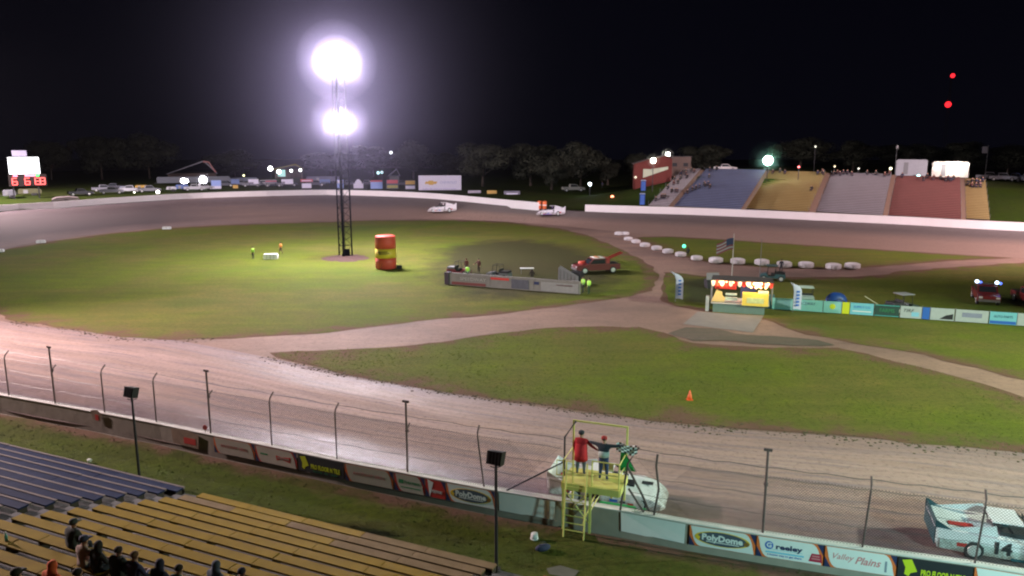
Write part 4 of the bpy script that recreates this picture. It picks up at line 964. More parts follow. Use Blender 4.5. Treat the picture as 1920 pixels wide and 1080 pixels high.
HIVIS = mat('hi-vis lime', (.55, .95, .12), .6, var=.05, emit=(.5, 1., .2), es=.0); HIV2 = mat('hi-vis orange', (.95, .35, .08), .6, var=.05)
person(P(475, 486), 2.6, 'stand', (.30, .55, .08), (.02, .02, .03), 'track worker in a lime vest and dark trousers left of the white crash pad', vest=HIVIS, scale=1.02)
person(P(527, 476), 1.2, 'walk', (.6, .25, .08), (.10, .05, .04), 'track worker in an orange vest right of the white crash pad', vest=HIV2)
def block(name, label, cat, loc, rz, size, m, group=None, seams=3):
    o = thing(name, label, cat, loc, rz, group); L_, W_, H_ = size; b = MB()
    pr = [(-L_ / 2, .05), (-L_ / 2, H_ * .7), (-L_ / 2 + .08, H_), (L_ / 2 - .12, H_), (L_ / 2, H_ * .72), (L_ / 2, .05)]
    b.prism(pr, -W_ / 2, W_ / 2); b.build('pad', m, o)
    for i in range(seams): MB().box((-L_ / 2 + L_ * (i + 1) / (seams + 1), 0, H_ / 2), (.04, W_ + .03, H_ * .98)).build('strap', M_DARK if i % 2 else mat('grey strap', (.3, .3, .32), .7), o)
    return o
block('crash_pad', 'white padded block on the grass between two track workers', 'crash pad', P(508, 486), .15, (1.9, 1., .75), WHITE)
block('marker_block', 'white marker block on the inside edge of the far turn, right one', 'marker', P(313, 430), .2, (1.5, .7, .5), WHITE, 'marker blocks on the inner track edge', 1)
block('marker_block', 'white marker block on the inside edge of the far turn, left one', 'marker', P(77, 456), .3, (1.3, .6, .5), WHITE, 'marker blocks on the inner track edge', 1)
block('marker_block', 'white marker block cut by the left edge of the picture', 'marker', P(-1, 473), .3, (1.2, .6, .45), WHITE, 'marker blocks on the inner track edge', 1)
# concrete pit barrier with banners
A0, A1 = P(842, 533), P(1088, 552); dv = (A1 - A0); BL = dv.length; dv.normalize(); rb = math.atan2(dv.y, dv.x)
bar = thing('pit_barrier', 'long low grey pit barrier with faded banners in the middle of the infield', 'barrier', A0, rb)
M_BAR = mat('pit barrier concrete', (.20, .185, .18), .85, var=.3, scale=1.2); nb = 6; cb = None
for i in range(nb):
    if cb is None: c_ = MB(); c_.prism([(.02, 0), (BL / nb - .02, 0), (BL / nb - .02, 1.28), (.02, 1.28)], -.2, .2); c_.box((BL / nb / 2, 0, 1.32), (BL / nb - .04, .26, .08)); cb = c_.mesh('barrier_segment', M_BAR)
    o = obj('barrier_segment', cb, bar); o.location = (BL / nb * i, 0, .02 * (i % 2))
def bp(x0, x1, z0, z1, m, nm='banner_panel'): MB().box((x0 * BL + (x1 - x0) * BL / 2, -.23, (z0 + z1) / 2), ((x1 - x0) * BL, .03, z1 - z0)).build(nm, m, bar)
bp(.34, .48, .95, 1.2, RED, 'red_strip'); bp(.67, .705, .75, 1.05, NAVY, 'blue_mark'); bp(.03, .3, .1, .4, mat('brown red strip', (.18, .05, .05), .8)); bp(.5, .63, .15, 1.15, mat('dull slate sheet', (.09, .09, .12), .8, var=.3)); bp(.72, .99, .1, 1.1, mat('dull grey sheet', (.26, .25, .26), .8, var=.2)); bp(.83, .95, .78, .92, mat('dull pink line', (.22, .07, .08), .8))
b = MB(); b.box((-.15, 0, .7), (.5, .7, 1.4)); b.build('end_block', mat('dark plum end', (.05, .035, .055), .8, var=.3), bar)
text('SPEEDWAY', .5, bar, mat('faded lettering', (.4, .38, .38), .8), (BL * .2, -.24, .78), wid=3.2)
def utv(loc, rz, label, m, m2, canopy=None, name='utility_cart', s=1.):
    o = thing(name, label, 'utility cart', loc, rz); o.scale = (s,) * 3
    b = MB(); b.prism([(-1.4, .35), (-1.4, .8), (-.3, .85), (-.2, .55), (.5, .55), (.6, .85), (1.3, .75), (1.4, .4)], -.65, .65); b.build('body', m, o)
    b = MB(); b.box((-.05, 0, .72), (.5, 1.1, .25)); b.box((-.28, 0, 1.0), (.1, 1.1, .5)); b.build('seat', RUB, o)
    b = MB(); 
    for y in (.6, -.6): b.tube([(-.35, y, .6), (-.3, y, 1.74), (.5, y, 1.74), (.65, y, .6)], .03, 5)
    b.tube([(-.3, -.6, 1.74), (-.3, .6, 1.74)], .03, 5); b.tube([(.5, -.6, 1.74), (.5, .6, 1.74)], .03, 5)
    b.build('roll_cage', M_DARK, o)
    if canopy: MB().box((.1, 0, 1.79), (1.3, 1.3, .06)).build('canopy', canopy, o)
    b = MB(); b.box((-.85, 0, .95), (.95, 1.2, .2)); b.build('cargo_box', m2, o)
    for x, y in ((-.95, -.68), (-.95, .68), (.95, -.68), (.95, .68)):
        w_ = obj('wheel', _txt[('wheel', 0)], o); w_.location = (x, y, .33); w_.rotation_euler = (R(90), 0, 0); w_.scale = (.88, .88, .6); obj('rim', _txt[('rim', 0)], w_)
    return o
utv(P(868, 522) + dv * 0 + Vector((-.6, 2.2, 0)), rb + .1, 'dark red utility cart parked behind the left end of the pit barrier', mat('dull maroon paint', (.22, .04, .06), .5), mat('grey tub', (.2, .2, .22), .6))
utv(P(935, 528) + Vector((0, 1.6, 0)), rb + math.pi, 'grey and black utility cart behind the pit barrier, right of the red one', mat('dull grey paint', (.14, .15, .17), .5), M_DARK)
person(P(876, 527) + Vector((0, .9, 0)), 0, 'stand', (.30, .6, .3), (.05, .05, .06), 'worker in a pale green vest standing behind the left end of the pit barrier', vest=HIVIS)
person(P(873, 516) + Vector((0, 2, 0)), .5, 'stand', (.13, .03, .03), (.04, .03, .03), 'person in dark brown clothes behind the green vest worker', hat=(.1, .04, .03))
person(P(896, 518) + Vector((0, 2.6, 0)), 2.5, 'reach', (.10, .03, .03), (.05, .03, .03), 'person in dark red clothes behind the utility carts')
o = thing('folding_table', 'long white folding table standing behind the pit barrier', 'table', P(988, 514), .02); MB().box((0, 0, .74), (1.7, .7, .05)).build('table_top', WHITE, o)
for x in (-.7, .7):
    for y in (-.28, .28): MB().tube([(x, y, 0), (x, y, .72)], .02, 5).build('leg', M_STEEL, o)
person(P(998, 527) + Vector((0, 1., 0)), 0, 'sit_hood', (.03, .02, .02), (.03, .03, .03), 'dark crouching person right behind the middle of the pit barrier')
o = thing('loading_ramp', 'folded grey trailer ramp propped behind the right end of the pit barrier', 'ramp', P(1065, 538) + Vector((0, 1.2, 0)), rb)
MB().prism([(-1.1, 0), (-1.05, 1.9), (-.8, 2.15), (1.3, 1.05), (1.3, 0)], -.04, .04).build('ramp_plate', mat('ramp metal', (.25, .25, .27), .5, .3, var=.2), o)
for i in range(5): MB().box((-.8 + i * .42, -.07, .95 - i * .08), (.05, .05, 1.7 - i * .2)).build('rib', M_STEEL, o)
b = MB(); b.prism([(.2, 0), (.2, 1.5), (1.4, 1.4), (1.6, .4), (1.6, 0)], .3, 1.5); b.build('stowed_crate', M_DARK, o)
person(P(1093, 549), 1.5, 'reach', (.55, .9, .3), (.03, .04, .05), 'worker in a bright vest at the right end of the barrier, left of two', vest=HIVIS)
person(P(1104, 552), 1.2, 'stand', (.5, .9, .2), (.02, .05, .02), 'worker in a glowing lime vest at the right end of the barrier, right of two', vest=HIVIS)
# trucks
def pickup(loc, rz, label, m, name='pickup_truck', wrecker=False, bar_=None, headl=False, s=1., group=None):
    o = thing(name, label, 'tow truck' if wrecker else 'pickup truck', loc, rz, group); o.scale = (s,) * 3
    b = MB(); b.prism([(2.7, .45), (2.72, .8), (2.6, .98), (1.35, 1.1), (.95, 1.1), (-2.6, 1.1), (-2.6, .5), (-1.1, .42), (1.2, .42)], -.95, .95); b.build('body', m, o)
    b = MB(); b.prism([(1.3, 1.1), (.75, 1.68), (.55, 1.75), (-.75, 1.75), (-.95, 1.1)], -.86, .86); b.build('cab', m, o)
    gl = mat('vehicle glass', (.02, .025, .03), .1, var=0)
    b = MB(); b.add([(1.27, -.75, 1.16), (1.27, .75, 1.16), (.79, .70, 1.66), (.79, -.70, 1.66)], [(0, 1, 2, 3)]); b.build('windscreen', gl, o)
    for sg in (-1, 1): MB().prism([(1.1, 1.16), (.7, 1.62), (-.7, 1.64), (-.78, 1.16)], sg * .862 - .004, sg * .862 + .004).build('side_window', gl, o)
    MB().box((-1.75, 0, 1.08), (1.6, 1.6, .12)).build('load_bed', M_DARK, o); MB().box((2.75, 0, .55), (.12, 1.8, .22)).build('bumper', M_STEEL, o)
    for sg in (-1, 1):
        b = MB(); b.box((2.73, sg * .72, .84), (.05, .32, .18)); b.build('headlight', mat('bluish headlight', (1, 1, 1), .3, var=0, emit=(.75, .85, 1.), es=14.) if headl else mat('lens glass', (.5, .5, .5), .2, var=0), o)
    for x, y in ((1.75, -.86), (1.75, .86), (-1.7, -.86), (-1.7, .86)):
        w_ = obj('wheel', _txt[('wheel', 0)], o); w_.location = (x, y, .40); w_.rotation_euler = (R(90), 0, 0); w_.scale = (1.08, 1.08, .8); obj('rim', _txt[('rim', 0)], w_)
    if bar_: MB().box((0, 0, 1.82), (.3, 1.3, .13)).build('light_bar', bar_, o)
    if wrecker:
        b = MB(); b.box((-1.1, 0, 1.45), (.4, 1.7, .6)); b.tube([(-1., .3, 1.5), (-3.1, .3, 2.3)], .08, 6); b.tube([(-1., -.3, 1.5), (-3.1, -.3, 2.3)], .08, 6); b.build('boom', mat('tow boom red', (.35, .03, .03), .5), o)
        b = MB(); b.box((-.1, 0, 1.80), (1.3, 1.5, .06)); b.build('roof_panel', WHITE, o)
    return o
M_RT = mat('truck red', (.13, .012, .014), .4, var=.08, coat=.3)
pickup(P(1118, 511), math.pi + .25, 'red tow truck with white roof parked on the infield left of the tyre row', M_RT, 'tow_truck', True, mat('amber lens', (.6, .2, .02), .3), s=1.06)
o = thing('oil_drum', 'red orange drum standing at the nose of the red tow truck', 'drum', P(1092, 510)); MB().lathe([(.55, 0), (.57, .1), (.55, .6), (.57, 1.1), (.53, 1.35), (.1, 1.36)], 16).build('drum_body', mat('drum red', (.60, .07, .04), .5), o, smooth=True)
# tyres: white painted row
ty = MB(); ty.lathe([(.34, 0), (.60, .0), (.84, .08), (.92, .24), (.92, .50), (.84, .66), (.60, .74), (.34, .74), (.30, .6), (.30, .14)], 18); M_TY = mat('whitewashed tyre', (.62, .58, .60), .8, var=.2, scale=3.); tym = ty.mesh('tyre_wall', M_TY, True)
tr = MB(); 
for i in range(14): a = 2 * math.pi * i / 14; tr.box((.93 * math.cos(a), .93 * math.sin(a), .37), (.05, .10, .5), rz=a)
trm = tr.mesh('tread', M_TY)
TL = [(1160, 441, 0), (1172, 441, 1), (1178, 451, 0), (1192, 456, 0), (1209, 463, 0), (1231, 469, 0), (1252, 475, 0), (1276, 481, 0), (1306, 488, 0), (1342, 493, 0), (1383, 495, 0), (1428, 497, 0), (1470, 501, 0), (1511, 502, 0), (1562, 505, 0), (1598, 504, 0)]
WORDS = ['far left end of the row', 'second from the far left end, touching the first', 'third from the left, first of the curve', 'fourth from the left', 'fifth from the left', 'sixth from the left', 'seventh from the left', 'eighth from the left', 'below the green marker lamp', 'left of the flag on its pole', 'right under the flag', 'at the foot of the second pole', 'with a dark figure beside it', 'fourth from the right end', 'second from the right end', 'at the right end of the row']
for i, (x, y, st) in enumerate(TL):
    p = P(x, y); s = .78 if x < 1200 else (.84 if x < 1330 else 1.)
    o = thing('tractor_tyre', 'whitewashed tractor tyre lying flat, ' + WORDS[i], 'tyre', p, i * .7, 'row of whitewashed tractor tyres beside the pit road'); o.scale = (s, s, s * 1.05); obj('tyre_wall', tym, o); obj('tread', trm, o)
# marker lamp, poles and flags
def pole_thing(name, label, cat, loc, h, r=.05, m=None, group=None):
    o = thing(name, label, cat, loc, 0, group); MB().tube([(0, 0, 0), (0, 0, h)], [r, r * .7], 6).build('pole', m or M_STEEL, o); return o
o = pole_thing('marker_lamp', 'small glowing green lamp on a post behind the tyre row', 'lamp', P(1282, 477), 1.0, .05, M_DARK); MB().ball((0, 0, 1.2), .27, 10, 8).build('lamp_bulb', mat('green marker light', (.1, 1, .6), .4, var=0, emit=(.15, 1., .55), es=1.5), o, smooth=True)
person(P(1284, 480) + Vector((.5, .2, 0)), 0, 'sit_hood', (.02, .03, .02), (.02, .02, .02), 'dark crouching figure beside the green marker lamp')
fl = pole_thing('flagpole', 'pale flagpole flying a dark striped national flag above the victory stage', 'flagpole', P(1372, 522), D(1372, 438, P(1372, 522).y).z, .06, mat('pale pole', (.45, .42, .40), .5)); H_ = D(1372, 446, P(1372, 522).y).z
FR, FW_, FB = mat('dull flag red', (.22, .05, .07), .8, var=.1), mat('dull flag white', (.32, .30, .34), .8, var=.1), mat('dull flag blue', (.04, .05, .13), .8, var=.1)
b = MB(); nx, nz = 9, 7
def fp(i, j): t = i / nx; return (-1.95 * t, .10 * math.sin(t * 7 + j * .3), H_ - 1.35 * j / nz - .62 * t + .1 * math.sin(t * 5))
for i in range(nx):
    for j in range(nz): b.cur = 2 if (i < 4 and j < 4) else (j % 2); b.add([fp(i, j), fp(i + 1, j), fp(i + 1, j + 1), fp(i, j + 1)], [(0, 1, 2, 3)])
b.build('flag_cloth', [FR, FW_, FB], fl, smooth=True)
pole_thing('flagpole', 'bare grey pole without a flag right of the flying flag', 'flagpole', P(1424, 524), D(1424, 448, P(1424, 524).y).z, .05)
def feather(x0, y0, y1, label, bend, m, s=1):
    q = P(x0, y0); H_ = D(x0, y1, q.y).z; o = thing('feather_flag', label, 'feather flag', q, 0)
    MB().tube([(0, 0, 0), (0, 0, H_ * .7), (bend * .3, 0, H_ * .95), (bend * .8, 0, H_)], .03, 5).build('pole', M_STEEL, o)
    n = 12; vs = []; fs = []
    for i in range(n + 1):
        t = i / n; z = .35 + (H_ - .35) * t; xx = bend * .8 * max(0, (t - .65) / .35) ** 2; wd = .75 * (1 if t < .75 else math.sqrt(max(.02, 1 - ((t - .75) / .25) ** 2)))
        vs += [(xx, .02, z), (xx + s * wd * .5, .06 * math.sin(t * 6), z), (xx + s * wd, .02, z - .1)]
    for i in range(n):
        for j in range(2): fs.append((i * 3 + j, i * 3 + j + 1, i * 3 + j + 4, i * 3 + j + 3))
    b = MB(); b.add(vs, fs); b.build('flag_cloth', m, o, smooth=True)
    for k in range(5): MB().box((s * .38, -.07, H_ * .25 + k * H_ * .11), (.3, .01, .18)).build('printed_mark', BLUE, o)
    return o
feather(1266, 566, 508, 'white feather flag with blue print beside the dirt left of the stage', -.8, mat('feather white', (.50, .50, .66), .7, var=.1), 1)
feather(1486, 586, 529, 'pale lilac feather flag standing in front of the banner fence', -.5, mat('feather lilac', (.55, .52, .70), .7, var=.1), 1)
# victory stage
SG0, SG1 = P(1338, 585), P(1418, 590); sv = (SG1 - SG0).normalized(); rs = math.atan2(sv.y, sv.x); SL = 5.2
sg = thing('victory_stage', 'small lit victory stage with red and white valance and yellow counter', 'stage', SG0, rs)
M_DK = mat('stage grey green skirt', (.13, .20, .17), .8, var=.15); M_DKT = mat('stage deck white', (.50, .48, .46), .6, var=.1)
MB().box((SL / 2 - .4, 1.3, .42), (SL - .6, 2.6, .84)).build('stage_skirt', M_DK, sg)
MB().box((SL / 2 - .3, 1.3, .89), (SL, 2.8, .10)).build('deck', M_DKT, sg)
for x, y in ((-.3, .2), (SL - .1, .2), (-.3, 2.5), (SL - .1, 2.5)): MB().tube([(x, y, .94), (x, y, 2.95)], .05, 6).build('roof_post', M_STEEL, sg)
MB().box((SL / 2 - .2, 1.35, 3.05), (SL + .3, 2.7, .07)).build('stage_roof', mat('stage roof dark', (.05, .04, .04), .7), sg)
VR, VW = mat('valance red', (.70, .05, .03), .6), mat('valance white', (.85, .80, .72), .6)
for i in range(14): 
    x0 = -.35 + i * (SL + .3) / 14; b = MB(); b.prism([(x0, 3.0), (x0 + .39, 3.0), (x0 + .36, 2.62), (x0 + .195, 2.48), (x0 + .03, 2.62)], .0, .03); b.build('valance_flap', VR if i % 2 else VW, sg)
WB = mat('warm stage bulb', (1, .8, .5), .4, var=0, emit=(1., .62, .26), es=5.)
for i in range(9): MB().ball((-.2 + i * SL / 8.5, -.06, 2.90 + .03 * math.sin(i)), .075 if i < 5 else .12, 7, 5).build('bulb', WB, sg)
for i in range(4): MB().ball((SL * .62 + i * .42, -.08, 2.55), .10, 7, 5).build('bulb', WB, sg)
b = MB(); b.box((SL * .70, .1, 1.42), (2.3, .7, 1.15)); b.build('yellow_counter', mat('counter yellow', (.85, .62, .10), .6, var=.12, scale=3.), sg)
b = MB(); b.box((SL * .70, -.27, 1.35), (1.5, .02, .5)); b.build('counter_print', mat('counter print', (.55, .60, .28), .6, var=.3, scale=4.), sg)
b = MB(); b.box((SL * .83, .2, 2.1), (.9, .5, .22)); b.build('speaker', mat('cream box', (.8, .7, .5), .6), sg)
b = MB(); b.prism([(-.25, 1.0), (.15, 2.05), (.65, 1.9), (.7, 1.55), (1.0, 1.35), (.9, 1.0)], .1, .5); b.build('trophy_prop', mat('prop gold', (.85, .62, .25), .4, .2), sg)
b = MB(); b.box((1.5, .2, 1.75), (1.0, .3, .15)); b.box((1.5, .3, 1.3), (1.1, .3, .3)); b.build('prop_table', mat('pale mint', (.5, .6, .52), .6), sg)
b = MB(); b.box((-.62, .5, .7), (.3, .8, 1.4)); b.build('side_speaker', mat('pale speaker', (.42, .44, .44), .6), sg)
MB().box((SL / 2 + .4, 2.75, 1.6), (1.4, .05, 1.1)).build('back_panel', mat('navy back panel', (.03, .04, .12), .7), sg)
MB().box((.9, 2.75, 2.1), (2., .05, .7)).build('back_panel', VR, sg)
for x, wt in ((SL * .72, 150.), (.5, 80.)):
    l = point('stage_light', (x, -.5, 2.75), wt, (1., .66, .30), .12, sg)
l = point('stage_light', (SL * .4, 1.0, 2.6), 80., (1., .5, .3), .12, sg)
o = thing('blue_bin', 'teal plastic bin right of the yellow counter of the stage', 'bin', P(1436, 577), rs); MB().prism([(-.6, 0), (-.7, 1.2), (.7, 1.2), (.6, 0)], -.4, .4).build('bin_body', mat('dull teal plastic', (.06, .20, .22), .6), o); MB().box((0, 0, 1.23), (1.45, .9, .07)).build('lid', mat('dull teal plastic', (.06, .20, .22), .6), o)
o = thing('equipment_cabinet', 'grey sloped top cabinet behind the left end of the stage', 'cabinet', P(1337, 540), .1); MB().prism([(-.8, 0), (-.9, 1.0), (.5, 1.0), (.7, 0)], -.5, .5).build('cabinet_body', M_DARK, o); m_ = MB(); m_.add([(-1.0, -.55, 1.03), (.5, -.55, 1.03), (.8, .6, 1.6), (-.6, .6, 1.6)], [(0, 1, 2, 3)]); m_.build('lid', mat('grey lid', (.3, .3, .32), .6), o)
sheet('stage_pad', pp([(1308, 585), (1432, 592), (1412, 624), (1280, 608)]), .022, mat('stage pad concrete', (.21, .185, .175), .9, var=.2, scale=1.), .8, .03, seed=11)
utv(P(1448, 526), 2.8, 'dark teal utility cart standing between the stage and the tyre row', mat('dark teal paint', (.04, .10, .12), .5), M_DARK, mat('grey teal canopy', (.10, .16, .18), .6))
person(P(1464, 512), 0, 'stand', (.03, .03, .05), (.02, .02, .03), 'dark figure standing beside the whitewashed tyres right of the poles')
# banner fence on the right
BF = [(1447, 1542, 'a'), (1543, 1577, 'b'), (1578, 1592, 'c'), (1593, 1637, 'd'), (1639, 1685, 'e'), (1687, 1727, 'f'), (1728, 1742, 'g'), (1743, 1788, 'h'), (1790, 1852, 'i'), (1854, 1905, 'j'), (1906, 1960, 'k')]
def bfy(x): return 580.5 + (612 - 580.5) * (x - 1447) / (1910 - 1447)
bfo = thing('banner_fence', 'low infield fence hung with teal and white sponsor banners right of the stage', 'fence', P(1447, bfy(1447)))
o0 = bfo.location.copy(); dvf = (P(1910, bfy(1910)) - o0).normalized(); bfo.rotation_euler = (0, 0, math.atan2(dvf.y, dvf.x))
TW = mat('teal white banner', (.22, .50, .48), .6, var=.1); GW = mat('grey white banner', (.38, .44, .46), .6, var=.12); CW2 = mat('cyan banner', (.16, .48, .58), .6, var=.1); DG = mat('dark green banner', (.02, .06, .05), .6, var=.2)
for x0, x1, k in BF:
    s0, s1 = (P(x0, bfy(x0)) - o0).length, (P(x1, bfy(x1)) - o0).length; m_ = dict(a=TW, b=TW, c=LIME, d=CW2, e=DG, f=GW, g=BLUE, h=GW, i=GW, j=CW2, k=GW)[k]; w_ = s1 - s0; cx = (s0 + s1) / 2
    pn = MB(); pn.box((cx, 0, .62), (w_ - .02, .03, 1.08)); p_ = pn.build('banner_panel', m_, bfo)
    for xx in (s0,): MB().tube([(xx, .06, 0), (xx, .06, 1.25)], .03, 5).build('post', M_STEEL, bfo)
    if k == 'a': text('RACEWAY', .42, p_, NAVY, (cx + w_ * .18, -.02, .8), wid=w_ * .34); 
    elif k == 'b': MB().lathe([(.26, -.02), (.26, .0)], 14).build('sun_logo', LIME, p_).rotation_euler = (R(90), 0, 0); kids(p_)[-1].location = (cx, -.02, .68)
    elif k == 'd': text('SUPPLY CO', .3, p_, BLUE, (cx, -.02, .78), wid=w_ * .7); MB().box((cx, -.02, .4), (w_ * .8, .01, .08)).build('rule_line', WHITE, p_)
    elif k == 'e': text('FARMS', .5, p_, GREEN, (cx, -.02, .62), wid=w_ * .6); MB().box((cx, -.02, 1.1), (w_, .012, .05)).build('rule_line', TEAL, p_); MB().box((cx, -.02, .14), (w_, .012, .05)).build('rule_line', TEAL, p_)
    elif k == 'f': text('TIRE', .42, p_, BLACKP, (cx - w_ * .15, -.02, .75), wid=w_ * .5, shear=.3); MB().box((cx + w_ * .2, -.02, .45), (w_ * .35, .01, .4)).build('print', CYAN, p_)
    elif k == 'h': MB().prism([(cx - .2, .2), (cx + .3, .55), (cx + w_ * .45, .7), (cx + w_ * .45, .2)], -.03, -.02).build('print', BLACKP, p_)
    elif k == 'i': MB().box((cx, -.02, .7), (w_ * .6, .01, .4)).build('print', mat('dull lilac', (.22, .25, .36), .6), p_)
    elif k == 'j': text('AUTO PARTS', .3, p_, NAVY, (cx, -.02, .75), wid=w_ * .7); MB().box((cx, -.02, .25), (w_ * .96, .01, .25)).build('rule_line', BLUE, p_)
# things behind the banner fence
utv(P(1510, 572), 1.3, 'white golf cart with open frame behind the banner fence', mat('cart white', (.45, .52, .48), .5), mat('cart pale', (.35, .42, .42), .5), mat('cart canopy mint', (.40, .50, .44), .5), 'golf_cart')
o = thing('blue_tarp', 'rounded blue tarpaulin covered heap behind the banner fence', 'tarpaulin', P(1567, 574)); b = MB(); b.ball((0, 0, .55), (1.05, .7, .8), 14, 8); b.v = [(x, y, max(0, z + .12 * noise.noise(Vector((x * 2, y * 2, z * 2))))) for x, y, z in b.v]; b.build('cover', mat('tarpaulin blue', (.012, .05, .24), .5, var=.15), o, smooth=True); MB().tube([(-1, -.5, .3), (0, -.75, .9), (1, -.5, .3)], .03, 5).build('rope', M_DARK, o)
utv(P(1690, 586), .2, 'dark utility cart with grey canopy behind the banner fence', mat('very dark green paint', (.03, .05, .045), .5), M_DARK, mat('grey canopy', (.22, .22, .24), .6))
o = thing('pole_boom', 'thin yellowish boom leaning up behind the banner fence', 'pole', P(1655, 590)); MB().tube([(.4, 0, .4), (-1.7, .2, 1.7)], .04, 5).build('boom', mat('pale boom', (.45, .42, .3), .6), o); MB().box((.4, 0, .2), (.5, .4, .4)).build('base', M_DARK, o)
t1 = pickup(P(1846, 565), -R(115), 'red pickup truck with two bluish lights glowing on its roof bar', M_RT, s=1.0)
for sx_ in (-1, 1):
    b = MB(); b.ball((.1, sx_ * .85, 1.98), .17, 10, 7); b.build('roof_lamp', mat('bluish white strobe', (.8, .9, 1), .3, var=0, emit=(.62, .82, 1.), es=6.), t1, smooth=True)
    b = MB(); b.ball((.1, sx_ * .85 + .32, 1.92), .13, 8, 6); b.build('strobe_lens', mat('blue strobe', (.1, .2, 1), .3, var=0, emit=(.10, .18, 1.), es=2.5), t1, smooth=True)
b = MB(); b.box((.1, 0, 1.84), (.2, 1.9, .08)); b.build('light_bar', M_STEEL, t1)
pickup(P(1936, 572), -R(100), 'second red truck cut by the right edge of the picture', M_RT)
o = thing('traffic_cone', 'single orange traffic cone on the grass inside the near straight', 'cone', P(1293, 750)); M_CN = mat('cone orange', (.85, .13, .03), .5, var=.05); MB().lathe([(.15, .04), (.13, .25), (.085, .4), (.03, .62)], 14).build('cone_body', M_CN, o, smooth=True); MB().box((0, 0, .025), (.36, .36, .05)).build('base', M_CN, o)
sheet('trodden_dirt_and_shade', pp([(1250, 625), (1290, 612), (1400, 628), (1500, 634), (1560, 645), (1480, 650), (1380, 640), (1300, 640)]), .03, dirt_mat('dark trodden dirt', (.13, .095, .07), (.07, .065, .045)), 1., .8, seed=14)
sheet('trodden_dirt_and_shade', pp([(790, 466), (900, 448), (1020, 446), (1120, 466), (1200, 500), (1210, 530), (1160, 552), (1050, 568), (930, 574), (820, 562), (770, 520)]), .032, grass_mat('worn dimmed infield turf', worn=(.048, .042, .024)), 1.4, .3, seed=15, edge=6.)  # trodden turf, with the dim light of the infield middle painted in
sheet('trodden_dirt_and_shade', pp([(1245, 520), (1330, 520), (1440, 525), (1445, 590), (1330, 580), (1250, 566)]), .034, grass_mat('stage side turf', worn=(.04, .045, .025)), 1.4, .3, seed=16, edge=3.)
# ------------------------------------------------------------------ hillside bleachers beyond the far wall
def px_bleacher(xb0, xb1, yb, ytop, zb, run, label, m, xt0=None, name='bleacher'):
    A, B = P(xb0, yb, zb), P(xb1, yb + (xb1 - xb0) * .055, zb)
    d = (B - A); d.z = 0; W_ = d.length; d.normalize(); n = Vector((.48, .877, 0)); 
    Tp = A + n * run; ztop = D(0, ytop, (A + n * run + (B - A) * .5).y).z; ztop = CH + (280 - ytop) * Tp.y / FPX * 1.0
    rise = ztop - zb; rows = 26; o = thing(name, label, 'bleachers', A)
    hd = d
    b = MB()
    for k in range(rows):
        p = n * (run * k / rows); z = rise * k / rows
        a = p + Vector((0, 0, z)); c = a + n * (run / rows * .52); vs = [a, a + d * W_, c + d * W_, c]
        b.add(vs + [v - Vector((0, 0, .06)) for v in vs], [(0, 1, 2, 3), (0, 1, 5, 4), (2, 3, 7, 6), (1, 2, 6, 5), (3, 0, 4, 7)])
    b.build('bench_rows', m[0], o, kind='stuff')
    b = MB()
    for k in range(rows):
        p = n * (run * (k + .58) / rows); z = rise * (k + .0) / rows - .12
        a = p + Vector((0, 0, z)); c = a + n * (run / rows * .36); vs = [a, a + d * W_, c + d * W_, c]; b.add(vs, [(0, 1, 2, 3)])
        b.add([c + Vector((0, 0, .0)), c + d * W_, c + d * W_ + Vector((0, 0, rise / rows)), c + Vector((0, 0, rise / rows))], [(0, 1, 2, 3)])
    b.build('foot_boards', m[1], o, kind='stuff')
    b = MB(); dn = Vector((0, 0, -.5)); a, c = Vector((0, 0, -.3)), n * run + Vector((0, 0, rise - .3)); b.add([a, a + d * W_, c + d * W_, c, a + dn * 3, a + d * W_ + dn * 3, c + d * W_ + dn * 5, c + dn * 5], [(0, 1, 2, 3), (0, 1, 5, 4), (2, 3, 7, 6), (1, 2, 6, 5), (3, 0, 4, 7)]); b.build('base', mat('bleacher base', (.16, .12, .09), .9), o)
    b = MB()
    for k in range(0, rows + 1, 4):
        for s_ in (0, 1): q_ = n * (run * k / rows) + d * (W_ * s_) + Vector((0, 0, rise * k / rows)); b.tube([q_, q_ + Vector((0, 0, .8))], .03, 4)
    b.build('side_post', M_STEEL, o, kind='stuff')
    return o, A, d, n, W_, rise, run, rows
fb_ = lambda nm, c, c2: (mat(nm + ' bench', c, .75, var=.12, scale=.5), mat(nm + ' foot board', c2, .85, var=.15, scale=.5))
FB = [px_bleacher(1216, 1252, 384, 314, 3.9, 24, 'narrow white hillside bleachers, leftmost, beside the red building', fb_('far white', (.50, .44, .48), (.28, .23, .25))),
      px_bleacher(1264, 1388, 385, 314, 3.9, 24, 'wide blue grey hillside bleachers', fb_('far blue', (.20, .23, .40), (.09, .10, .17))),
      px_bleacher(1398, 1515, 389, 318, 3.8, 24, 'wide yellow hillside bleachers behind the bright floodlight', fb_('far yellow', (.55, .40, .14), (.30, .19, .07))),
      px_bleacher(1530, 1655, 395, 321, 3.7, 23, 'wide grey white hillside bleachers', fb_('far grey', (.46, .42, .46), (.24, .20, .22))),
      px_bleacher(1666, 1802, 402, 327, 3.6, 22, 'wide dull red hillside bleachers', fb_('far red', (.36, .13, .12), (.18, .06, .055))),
      px_bleacher(1812, 1856, 408, 332, 3.5, 22, 'narrow yellow hillside bleachers at the right end', fb_('far right yellow', (.56, .42, .18), (.30, .21, .08)))]
